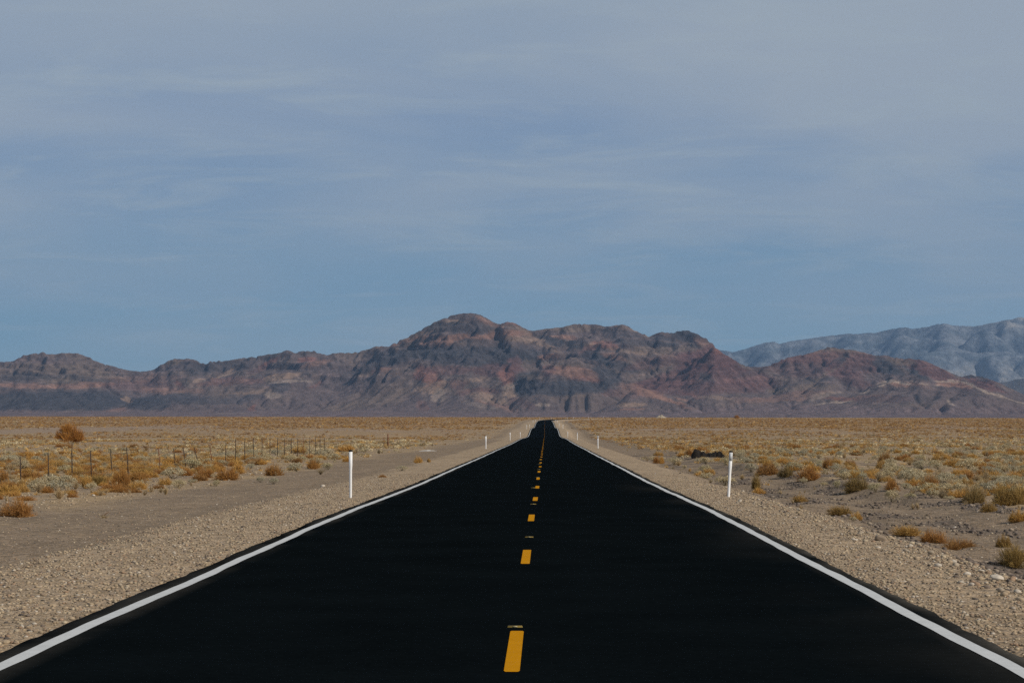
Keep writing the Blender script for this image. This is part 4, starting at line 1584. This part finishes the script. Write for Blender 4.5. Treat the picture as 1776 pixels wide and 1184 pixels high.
def build_range():
    x0, x1, y0, y1 = -2480.0, 2240.0, 5900.0, 9100.0
    cell = 10.0
    xs = np.arange(x0, x1 + 1, cell)
    ys_ = np.arange(y0, y1 + 1, cell)
    D, X = np.meshgrid(ys_, xs, indexing='ij')

    def envelope(X, D):
        wx = 90 * fbm(X / 700, D / 700, 301, 4)
        wy = 130 * fbm(X / 600, D / 600, 302, 4)
        Xw, Dw = X + wx, D + wy
        U = VX + F * (X + 0.7 * wx + 30 * fbm(X / 170, D / 170, 303, 4) - CX) / D
        fan = FAN(U, Dw)
        sk = [(u, v) for u, v in SKY1]
        h = ridge_h(U, Dw, [p for p in sk if p[0] <= 700] + [(760, 620), (850, 720)], 8500, 1500, 1500, 1.35)
        parts = [h]
        parts.append(ridge_h(U, Dw, [(450, 735), (520, 700), (600, 660), (660, 606)] + [p for p in sk if 670 < p[0] < 1125] + [(1180, 590), (1240, 650), (1300, 700)], 8050, 1250, 1400, 1.0))
        parts.append(ridge_h(U, Dw, [(1040, 640), (1090, 600), (1125, 583)] + [p for p in sk if 1126 < p[0] < 1250] + [(1290, 650), (1340, 720)], 8150, 1150, 1400, 1.15))
        parts.append(ridge_h(U, Dw, [(1060, 705), (1110, 684), (1150, 655), (1190, 628), (1235, 598), (1250, 608.7), (1268, 618.7), (1285.5, 630), (1310, 648), (1350, 676), (1400, 700), (1440, 720)], 7450, 800, 900, 1.1))
        parts.append(ridge_h(U, Dw, [(1230, 700), (1265, 655)] + [p for p in sk if 1285 < p[0]], 7750, 1000, 1200, 1.2))
        # front blocks and spurs
        parts.append(ridge_h(U, Dw, [(-300, 680), (-60, 672), (0, 672), (60, 668), (110, 670), (165, 672), (182, 690), (205, 715), (225, 700), (240, 690), (300, 684), (345, 690), (400, 700), (470, 716)], 7150, 330, 700, 0.75))
        parts.append(ridge_h(U, Dw, [(870, 720), (893, 690), (897, 668), (908, 645), (940, 625), (985, 606), (1015, 618), (1050, 640), (1085, 655), (1105, 672), (1150, 715)], 7250, 480, 800, 0.8))
        parts.append(ridge_h(U, Dw, [(700, 716), (760, 700), (830, 688), (870, 690), (930, 712)], 6950, 500, 700, 1.0))
        parts.append(ridge_h(U, Dw, [(1030, 712), (1062, 680), (1095, 664), (1120, 672), (1150, 684), (1200, 703)], 6900, 380, 600, 1.0))
        parts.append(ridge_h(U, Dw, [(1445, 712), (1500, 690), (1535, 667), (1562, 660), (1585, 665), (1610, 664), (1625, 670), (1645, 660), (1668, 663), (1700, 672), (1740, 685), (1776, 696), (1850, 712)], 6950, 520, 600, 1.0))
        parts.append(ridge_h(U, Dw, [(1300, 712), (1360, 697), (1410, 686), (1450, 678), (1490, 690), (1530, 704)], 7150, 420, 600, 1.0))
        parts.append(ridge_h(U, Dw, [(230, 700), (300, 672), (350, 660), (420, 650), (470, 640), (520, 655), (590, 690)], 7600, 600, 700, 1.0))
        parts.append(ridge_h(U, Dw, [(-200, 650), (0, 645), (60, 636), (110, 640), (160, 650), (210, 672)], 7900, 500, 700, 0.9))
        out = fan
        P_ = np.stack(parts)
        k_ = 14.0
        mx_ = P_.max(0)
        sm = mx_ + k_ * np.log(np.exp((P_ - mx_) / k_).sum(0)) - k_ * np.log(len(parts)) * np.exp(-mx_ / 60)
        sm = np.maximum(sm, 0)
        return out, sm

    fan, body = envelope(X, D)
    rel = np.clip(body / 200, 0, 1)
    Hh = fan + body + rel * (26 * fbm(X / 520, D / 520, 311, 3) + 20 * (ridged(X / 330 + 0.3 * fbm(X / 200, D / 200, 318, 3), D / 420, 317, 5) - 1.0)) + (0.3 + rel) * 7 * fbm(X / 60, D / 60, 315, 4)
    Hh = np.maximum(Hh, 0.02 * (D - y0))
    Hh = erode(Hh, cell, 0.050, 0.48, 18)
    H2 = upsample(Hh)
    xs2 = np.linspace(xs[0], xs[-1], len(xs) * 2 - 1)
    ys2 = np.linspace(ys_[0], ys_[-1], len(ys_) * 2 - 1)
    D2, X2 = np.meshgrid(ys2, xs2, indexing='ij')
    U2 = VX + F * (X2 - CX) / D2
    rel2 = np.clip((H2 - 40) / 160, 0, 1)
    wq = 0.5 * fbm(X2 / 160, D2 / 160, 322, 3)
    H2 = H2 + rel2 * (3 * fbm(X2 / 50, D2 / 50, 321, 4) + 8 * (ridged(X2 / 130 + wq, D2 / 210 - wq, 323, 4) - 1.1) + 5 * (ridged(X2 / 48 + wq, D2 / 80, 324, 3) - 1.0))
    # hard beds stand out as steps, dipping gently
    bed = H2 + 40 * fbm(X2 / 900, D2 / 900, 333, 3) + 0.05 * X2
    per = 34.0
    ph = bed / per
    stp = per * (sstep(0.30, 0.70, ph - np.floor(ph)) - (ph - np.floor(ph)))
    hard = np.clip(0.5 + 1.1 * fbm(X2 / 500, D2 / 500, 335, 3), 0, 1)
    H2 = H2 + 0.6 * stp * rel2 * hard
    H2 = erode(H2, cell / 2, 0.030, 0.45, 3)
    # cliffs: fluted faces with slots running down them
    V2 = VY - F * (H2 - CZ) / D2
    for (px, py, rx, ry, am) in CLIFF:
        q = ((U2 - px) / rx) ** 2 + ((V2 - py) / ry) ** 2
        f = (1 - sstep(0.5, 1.4, q)) * am
        fl = ridged(X2 / 46 + 0.35 * fbm(X2 / 60, D2 / 60, 341, 3), D2 / 600, 343, 4)
        H2 = H2 + f * 12 * (fl - 1.1)
    # bring the skyline to the real one
    VYh = CZ
    for it in range(3):
        el = (H2 - VYh) / D2
        ub = np.clip(((U2 + 350) / 4).astype(int), 0, 640)
        mx_ = np.full(641, -1.0)
        np.maximum.at(mx_, ub.ravel(), el.ravel())
        cen = -350 + 4 * (np.arange(641) + 0.5)
        tgt = (VY - skyline(cen)) / F
        ok = mx_ > 0.002
        ratio = np.where(ok, tgt / np.maximum(mx_, 0.002), 1.0)
        ratio = np.clip(ratio, 0.3, 2.2)
        if it < 2:
            ratio = np.convolve(np.pad(ratio, 2, mode='edge'), np.ones(5) / 5, 'valid')
        else:
            ratio = np.convolve(np.pad(ratio, 1, mode='edge'), np.array([.25, .5, .25]), 'valid')
        rr_ = np.interp(U2, cen, ratio)
        lo = np.clip((H2 - 30) / 60, 0, 1)
        H2 = H2 * (1 + (rr_ - 1) * lo)
    ed = sstep(-2480, -2260, X2) * (1 - sstep(2060, 2240, X2)) * (1 - sstep(8950, 9100, D2))
    H2 = H2 * ed
    return X2, D2, H2, U2


Xm, Dm, Hm, Um = build_range()
print('range', Xm.shape, round(time.time() - T0, 1))

# ---- geology: colours that belong to the rock, laid out over the slopes
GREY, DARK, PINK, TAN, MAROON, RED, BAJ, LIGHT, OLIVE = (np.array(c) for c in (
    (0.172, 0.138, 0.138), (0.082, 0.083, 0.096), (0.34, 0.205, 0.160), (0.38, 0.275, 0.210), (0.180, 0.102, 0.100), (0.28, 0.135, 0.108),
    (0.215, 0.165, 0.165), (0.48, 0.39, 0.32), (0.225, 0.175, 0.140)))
# (px, py, rx, ry, slant, colour, strength)
PATCH = [
    # bajada tints
    (1145, 702, 70, 6, 0.06, PINK, 0.0),
    # left low range
    (60, 622, 70, 9, 0.02, GREY, .6), (100, 645, 120, 16, .05, OLIVE, .5), (60, 667, 130, 5, 0.0, PINK, .75), (165, 664, 40, 5, .05, PINK, .7),
    (90, 694, 150, 20, 0, DARK, .95), (30, 700, 90, 16, 0, DARK, .6), (170, 705, 30, 12, .3, DARK, .6), (220, 690, 9, 6, .2, TAN, .8), (200, 709, 22, 3, -.05, PINK, .8),
    (255, 700, 34, 12, 0, DARK, .85), (290, 690, 60, 9, 0, DARK, .7), (50, 652, 60, 6, 0, DARK, .6), (150, 655, 40, 5, .1, DARK, .5), (240, 668, 70, 10, 0, MAROON, .5),
    (315, 664, 9, 5, .5, RED, .7), (300, 676, 60, 5, 0, PINK, .5), (250, 655, 60, 8, 0, PINK, .35), (335, 633, 40, 10, .1, DARK, .4), (380, 636, 60, 9, -.1, DARK, .55),
    (392, 646, 22, 3, -.5, TAN, .8), (345, 656, 9, 3, 0, TAN, .8), (400, 660, 60, 6, -.05, RED, .4), (420, 680, 60, 4, -.15, TAN, .5), (395, 690, 60, 8, -.1, DARK, .6),
    (470, 626, 18, 5, -.6, RED, .75), (455, 640, 30, 5, -.2, MAROON, .5), (440, 618, 60, 5, -.1, DARK, .4), (490, 652, 36, 5, -.1, TAN, .9), (500, 660, 40, 3, -.05, LIGHT, .5), (530, 622, 16, 6, 0, RED, .7),
    (545, 630, 30, 5, -.2, PINK, .6), (470, 684, 18, 7, .2, LIGHT, .55), (440, 706, 10, 5, -.5, RED, .6), (480, 672, 18, 9, 0, DARK, .7), (548, 665, 14, 4, -.4, RED, .8), (400, 715, 30, 1.2, 0, LIGHT, .5),
    (630, 604, 36, 4, -.25, OLIVE, .7), (520, 606, 30, 4, 0, DARK, .3), (350, 616, 30, 5, 0, OLIVE, .6), (300, 625, 14, 5, 0, OLIVE, .7),
    # main mountain: left flank
    (600, 660, 130, 22, -.45, GREY, .8), (560, 690, 120, 16, -.35, GREY, .7), (650, 630, 60, 12, -.4, DARK, .6), (690, 622, 40, 9, -.1, DARK, .7), (640, 690, 80, 18, -.4, OLIVE, .3),
    # summit beds
    (808, 548, 60, 6, 0, GREY, .7), (795, 556, 24, 2.6, .02, TAN, .9), (800, 567, 70, 10, .05, DARK, .55), (850, 556, 26, 3, .4, PINK, .7), (700, 590, 50, 3, -.25, PINK, .7), (720, 581, 40, 2, -.3, TAN, .5),
    (770, 590, 46, 4.5, -.10, PINK, .95), (830, 581, 70, 4.5, -.06, PINK, .95), (885, 577, 40, 6, .05, PINK, .85), (900, 588, 40, 5, .2, TAN, .7), (750, 597, 30, 4, 0, PINK, .7), (890, 560, 20, 3, .2, RED, .4),
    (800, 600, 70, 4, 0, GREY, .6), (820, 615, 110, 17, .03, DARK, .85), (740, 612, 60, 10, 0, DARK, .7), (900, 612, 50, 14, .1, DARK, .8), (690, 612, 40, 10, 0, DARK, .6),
    (650, 645, 40, 4, -.2, TAN, .35), (665, 640, 22, 5, -.1, RED, .35),
    # red scree and tan badlands below
    (745, 650, 22, 16, .3, RED, .65), (775, 640, 40, 8, 0, MAROON, .6), (860, 640, 50, 12, 0, MAROON, .65), (880, 650, 16, 18, -.1, RED, .7), (745, 668, 14, 12, 0, PINK, .7),
    (745, 675, 30, 6, 0, TAN, .8), (765, 685, 14, 12, 0, LIGHT, .6), (790, 660, 60, 4, -.1, TAN, .6), (835, 678, 40, 6, 0, RED, .4), (880, 668, 14, 6, -.2, LIGHT, .6), (885, 680, 12, 10, 0, TAN, .8), (850, 690, 30, 8, .2, TAN, .7), (830, 700, 26, 6, .2, LIGHT, .35),
    (800, 695, 60, 12, .1, GREY, .3), (715, 695, 24, 18, -.4, GREY, .8), (870, 705, 40, 5, .4, PINK, .5), (790, 665, 16, 9, .2, MAROON, .6), (730, 700, 12, 12, .4, RED, .3),
    (735, 652, 16, 8, 0, RED, .4),
    # central cliffs
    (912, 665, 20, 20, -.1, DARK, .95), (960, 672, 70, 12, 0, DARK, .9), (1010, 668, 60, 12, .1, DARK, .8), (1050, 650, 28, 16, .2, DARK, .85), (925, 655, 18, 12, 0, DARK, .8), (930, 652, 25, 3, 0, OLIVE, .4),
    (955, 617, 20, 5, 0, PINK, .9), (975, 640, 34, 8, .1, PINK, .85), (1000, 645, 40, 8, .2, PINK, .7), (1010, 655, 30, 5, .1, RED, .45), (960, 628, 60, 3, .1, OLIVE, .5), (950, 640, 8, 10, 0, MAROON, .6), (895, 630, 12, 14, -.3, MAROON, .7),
    (940, 701, 15, 3.2, 0, LIGHT, .75), (905, 700, 24, 9, .3, MAROON, .35),
    # upper middle
    (990, 568, 60, 6, .03, OLIVE, .7), (980, 584, 22, 5, 0, PINK, .8), (955, 590, 22, 8, .2, DARK, .8), (995, 597, 18, 7, 0, DARK, .8), (1040, 580, 40, 7, .1, GREY, .5), (1090, 585, 60, 10, .3, DARK, .6), (1030, 595, 22, 5, -.2, TAN, .5), (1050, 598, 28, 8, .2, RED, .65),
    (1090, 608, 40, 4, .1, TAN, .45), (1020, 606, 14, 9, .1, RED, .5), (1070, 620, 16, 8, .3, PINK, .7), (1035, 618, 26, 8, .3, DARK, .85), (1075, 632, 34, 10, .35, DARK, .8), (1075, 565, 26, 4, .2, TAN, .4), (1115, 577, 24, 2, .45, LIGHT, .5),
    (1150, 590, 28, 10, .1, DARK, .85), (1192, 580, 26, 11, .2, DARK, .9), (1200, 590, 10, 14, 0, DARK, .7), (1215, 592, 14, 8, .4, PINK, .5), (1150, 605, 70, 6, 0, OLIVE, .5), (1170, 620, 90, 10, -.2, MAROON, .5), (1130, 612, 50, 3, .1, TAN, .3),
    (920, 580, 30, 3, .5, TAN, .5), (940, 595, 40, 4, .45, TAN, .5),
    # red hill
    (1235, 620, 60, 22, -.1, MAROON, .95), (1240, 606, 16, 6, 0, RED, .5), (1230, 628, 16, 6, .1, OLIVE, .7), (1180, 650, 90, 16, -.35, MAROON, .8), (1235, 650, 30, 12, -.3, DARK, .55), (1280, 650, 60, 16, .2, MAROON, .8), (1210, 670, 120, 14, 0, MAROON, .7),
    (1300, 645, 20, 8, -.5, DARK, .4),
    (1110, 676, 40, 9, .25, PINK, .55), (1115, 675, 20, 4, .2, MAROON, .6), (1150, 690, 50, 4.5, .35, PINK, .9), (1100, 699, 22, 5, 0, TAN, .85), (1095, 708, 22, 2.6, 0, PINK, .8), (1185, 692, 24, 2, .3, PINK, .6), (1065, 680, 20, 8, 0, RED, .3),
    (1240, 688, 30, 3, .1, TAN, .5), (1200, 683, 20, 3, .4, RED, .4),
    # right hills
    (1440, 610, 80, 6, .05, OLIVE, .7), (1430, 630, 120, 22, 0, MAROON, .8), (1380, 640, 60, 14, 0, GREY, .5), (1455, 625, 18, 9, -.6, DARK, .75), (1440, 650, 70, 8, -.2, DARK, .4), (1470, 650, 40, 16, .5, MAROON, .6), (1535, 632, 28, 14, .3, DARK, .95), (1590, 637, 26, 16, .4, DARK, .95), (1620, 645, 60, 12, .45, MAROON, .9),
    (1560, 625, 26, 6, .1, OLIVE, .6), (1430, 650, 40, 2.5, -.6, OLIVE, .6), (1700, 662, 40, 9, .4, MAROON, .9), (1680, 653, 30, 4, .2, DARK, .9), (1395, 672, 60, 5, -.1, OLIVE, .5), (1360, 688, 90, 7, -.1, PINK, .45), (1430, 684, 34, 4, -.25, LIGHT, .45), (1455, 690, 30, 4, 0, RED, .6),
    (1440, 697, 34, 1.6, -.10, LIGHT, .85), (1465, 694, 12, 1.6, -.2, LIGHT, .7), (1500, 686, 50, 3, -.1, PINK, .4), (1320, 690, 60, 3, 0, PINK, .3), (1345, 676, 16, 5, 0, OLIVE, .5),
    (1520, 668, 30, 2.2, -.38, LIGHT, .9), (1555, 662, 24, 2.6, .03, LIGHT, .85), (1560, 666, 24, 3, .1, PINK, .8), (1600, 667, 26, 3, .3, PINK, .8), (1590, 661, 22, 1.4, .25, LIGHT, .5), (1625, 667, 10, 2.2, -.5, LIGHT, .8), (1655, 662, 30, 2.4, .08, LIGHT, .8), (1655, 667, 34, 4, .12, PINK, .8),
    (1700, 674, 30, 2.2, .4, LIGHT, .75), (1735, 687, 30, 1.8, .42, LIGHT, .7), (1770, 697, 16, 1.8, .25, LIGHT, .7), (1570, 680, 70, 8, .1, GREY, .8), (1660, 682, 70, 8, .2, GREY, .8), (1653, 697, 6, 2.4, .3, LIGHT, .8), (1560, 690, 80, 8, 0, DARK, .3), (1520, 690, 60, 7, 0, MAROON, .3), (1730, 700, 60, 6, .2, BAJ, .5),
]


def geology():
    Hh = Hm
    V_ = VY - F * (Hh - CZ) / Dm
    Uw = Um + 9 * fbm(Xm / 160, Hh / 45, 401, 4) + 3.5 * fbm(Xm / 35, Hh / 16 + Dm / 90, 402, 4)
    Vw = V_ + 3.6 * fbm(Xm / 130, Hh / 60 + Dm / 400, 403, 4) + 1.6 * fbm(Xm / 28, Hh / 30 + Dm / 90, 404, 4)
    C = np.zeros(Hh.shape + (3,)) + GREY
    n_ = fbm(Xm / 260, Dm / 260, 405, 5)
    C = C + (OLIVE - GREY) * np.clip(0.3 + n_, 0, 1)[..., None] * 0.5
    # thin beds, dipping a little, show as streaks where slopes cut them
    bed = Hh + 30 * fbm(Xm / 700, Dm / 700, 406, 3) + 0.04 * Xm
    bb = fbm(bed / 9.0, Xm / 1500, 407, 4)
    hi = sstep(40, 120, Hh)
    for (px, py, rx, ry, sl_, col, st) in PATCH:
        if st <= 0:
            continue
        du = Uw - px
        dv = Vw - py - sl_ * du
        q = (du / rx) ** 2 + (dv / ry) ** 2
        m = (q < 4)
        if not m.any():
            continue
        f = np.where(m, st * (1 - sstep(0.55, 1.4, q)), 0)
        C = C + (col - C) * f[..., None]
    C = C * (1 + 0.26 * (bb * hi))[..., None]
    C = C + (PINK * 0.9 - C) * (np.clip(bb - 0.35, 0, 1) * hi * 0.35)[..., None]
    # streaks of scree running down the slope
    gy_, gx_ = np.gradient(Hh, 5.0)
    stk = fbm(Xm / 18 + Hh / 26, Dm / 300, 408, 4)
    C = C * (1 + 0.28 * stk * hi)[..., None]
    # alluvial fan at the foot
    baj = 1 - sstep(4, 18, Hh - FAN(Um, Dm) + 5 * fbm(Xm / 150, Dm / 150, 409, 4))
    cb = BAJ * (1 + 0.22 * fbm(Xm / 60, Dm / 120, 410, 5))[..., None]
    keepc = np.clip((C[..., 0] - 0.22) / 0.12, 0, 1) * 0.6
    C = C + (cb - C) * (baj * (1 - keepc))[..., None]
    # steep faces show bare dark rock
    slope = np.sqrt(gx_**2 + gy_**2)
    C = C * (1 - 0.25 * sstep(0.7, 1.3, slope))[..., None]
    return np.clip(C * np.array([0.77, 0.74, 0.73]), 0.02, 0.8)


Cm = geology()
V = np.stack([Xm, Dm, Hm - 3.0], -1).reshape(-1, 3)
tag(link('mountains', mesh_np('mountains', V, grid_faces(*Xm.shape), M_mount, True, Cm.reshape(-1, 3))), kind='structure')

# ---- the distant blue-grey range on the right
SKY2 = [(1050, 640), (1150, 622), (1248, 605), (1273, 609), (1293, 603.7), (1313, 596), (1332, 591), (1354.5, 594.5), (1369.5, 590), (1407, 584.5), (1432, 581), (1472, 577), (1487, 577.5), (1502, 575.5), (1517, 576), (1539.5, 570), (1564.5, 566), (1582, 568.7), (1607, 565), (1622, 560.7), (1637, 559.5), (1654.5, 563), (1687, 564.5), (1707, 561), (1727, 557), (1742, 553), (1754.5, 553), (1762, 548), (1776, 550), (1800, 545), (1850, 556), (1950, 566), (2100, 590)]


def build_far():
    cell = 60.0
    xs = np.arange(300, 6600, cell)
    ys_ = np.arange(17000, 24000, cell)
    D, X = np.meshgrid(ys_, xs, indexing='ij')
    wx = 250 * fbm(X / 1900, D / 1900, 501, 4)
    wy = 500 * fbm(X / 1500, D / 1500, 502, 4)
    U = VX + F * (X + wx * 0.4 - CX) / D
    Dw = D + wy
    h = ridge_h(U, Dw, SKY2, 21500, 4300, 2500, 1.15)
    h2 = ridge_h(U, Dw, [(1200, 660), (1300, 640), (1400, 618), (1500, 625), (1600, 610), (1700, 640), (1776, 620), (1900, 630)], 19500, 2200, 1500, 1.0)
    Hh = np.maximum(h, h2) + 60 + 90 * fbm(X / 1100, D / 1100, 503, 5) * np.clip(h / 300, 0.1, 1)
    Hh = erode(Hh, cell, 0.07, 0.5, 22)
    H2 = upsample(Hh)
    xs2 = np.linspace(xs[0], xs[-1], len(xs) * 2 - 1)
    ys2 = np.linspace(ys_[0], ys_[-1], len(ys_) * 2 - 1)
    D2, X2 = np.meshgrid(ys2, xs2, indexing='ij')
    H2 = H2 + 30 * fbm(X2 / 260, D2 / 260, 505, 4) + 14 * fbm(X2 / 90, D2 / 90, 506, 3)
    H2 = erode(H2, cell / 2, 0.03, 0.5, 5)
    U2 = VX + F * (X2 - CX) / D2
    p = np.array(SKY2)
    for it in range(3):
        el = (H2 - CZ) / D2
        ub = np.clip(((U2 - 1000) / 5).astype(int), 0, 240)
        mx_ = np.full(241, -1.0)
        np.maximum.at(mx_, ub.ravel(), el.ravel())
        cen = 1000 + 5 * (np.arange(241) + 0.5)
        tgt = (VY - np.interp(cen, p[:, 0], p[:, 1])) / F
        ratio = np.clip(np.where(mx_ > 0.003, tgt / np.maximum(mx_, 0.003), 1), 0.3, 2.5)
        ratio = np.convolve(np.pad(ratio, 1, mode='edge'), np.array([.25, .5, .25]), 'valid')
        H2 = H2 * np.interp(U2, cen, ratio)
    n_ = fbm(X2 / 700, D2 / 700 + H2 / 150, 507, 5)
    n2_ = fbm(X2 / 150, D2 / 300 + H2 / 60, 508, 4)
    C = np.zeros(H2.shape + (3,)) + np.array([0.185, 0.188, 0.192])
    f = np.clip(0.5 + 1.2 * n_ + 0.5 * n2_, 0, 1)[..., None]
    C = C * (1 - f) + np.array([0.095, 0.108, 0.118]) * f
    C = C * (1 + 0.35 * fbm(X2 / 60, D2 / 60, 509, 3))[..., None]
    V2 = VY - F * H2 / D2
    pale = sstep(1500, 1700, U2) * (1 - sstep(8, 34, np.abs(V2 - 655))) + sstep(1700, 1760, U2) * (1 - sstep(4, 22, np.abs(V2 - 562)))
    pale = np.clip(pale * (0.35 + n2_) * 0.6, 0, 1)[..., None]
    C = C * (1 - pale) + np.array([0.46, 0.40, 0.33]) * pale
    low = (1 - sstep(120, 420, H2))[..., None]
    C = C * (1 - 0.6 * low) + np.array([0.28, 0.26, 0.24]) * 0.6 * low
    V = np.stack([X2, D2, H2 - 10], -1).reshape(-1, 3)
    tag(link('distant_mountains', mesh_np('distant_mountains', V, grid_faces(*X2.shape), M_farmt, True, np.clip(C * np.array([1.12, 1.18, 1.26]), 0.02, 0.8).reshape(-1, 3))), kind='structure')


build_far()


def build_hill():
    cell = 30.0
    xs = np.arange(2500, 4600, cell)
    ys_ = np.arange(12600, 15400, cell)
    D, X = np.meshgrid(ys_, xs, indexing='ij')
    U = VX + F * (X - CX) / D
    Dw = D + 200 * fbm(X / 700, D / 700, 602, 4)
    h = ridge_h(U, Dw, [(1640, 690), (1700, 668), (1740, 663), (1776, 657), (1850, 648), (1950, 660), (2100, 700)], 14100, 1300, 1100, 1.0)
    Hh = h + 25 * fbm(X / 400, D / 400, 603, 4) * np.clip(h / 100, 0, 1) + 20
    Hh = erode(Hh, cell, 0.05, 0.5, 8)
    C = np.zeros(Hh.shape + (3,)) + np.array([0.10, 0.09, 0.085])
    V = np.stack([X, D, Hh - 15], -1).reshape(-1, 3)
    tag(link('far_hill', mesh_np('far_hill', V, grid_faces(*X.shape), M_farmt, True, C.reshape(-1, 3))), kind='structure')


build_hill()
# the valley floor between the ranges
g_ = [(-9000, 7300, -2.2), (12000, 7300, -2.2), (12000, 26000, 30), (-9000, 26000, 30)]
C = np.tile(np.array([[0.20, 0.16, 0.15]]), (4, 1))
tag(link('valley_floor', mesh_np('valley_floor', g_, np.array([[0, 1, 2, 3]]), M_mount, False, C)), kind='structure')
print('mountains', round(time.time() - T0, 1))

# ================================================================== haze
HZ = 1.0
if HZ > 0:
    x0, x1, y0, y1, z0, z1 = -9600, 12600, -700, 26600, -30, 1500
    V = [(x0, y0, z0), (x1, y0, z0), (x1, y1, z0), (x0, y1, z0), (x0, y0, z1), (x1, y0, z1), (x1, y1, z1), (x0, y1, z1)]
    me = mesh_np('haze', V, np.array([[3, 2, 1, 0], [4, 5, 6, 7], [0, 1, 5, 4], [1, 2, 6, 5], [2, 3, 7, 6], [3, 0, 4, 7]]))
    m = bpy.data.materials.new('haze')
    m.use_nodes = True
    m.node_tree.nodes.clear()
    N = NT(m.node_tree)
    pv = N.n('ShaderNodeVolumePrincipled')
    pv.inputs['Color'].default_value = (0.36, 0.60, 1.0, 1)
    pv.inputs['Density'].default_value = 2.7e-5
    pv.inputs['Anisotropy'].default_value = 0.0
    oo = N.n('ShaderNodeOutputMaterial')
    N.l(pv.outputs[0], oo.inputs['Volume'])
    me.materials.append(m)
    tag(link('haze', me), kind='stuff')
print('done', round(time.time() - T0, 1))
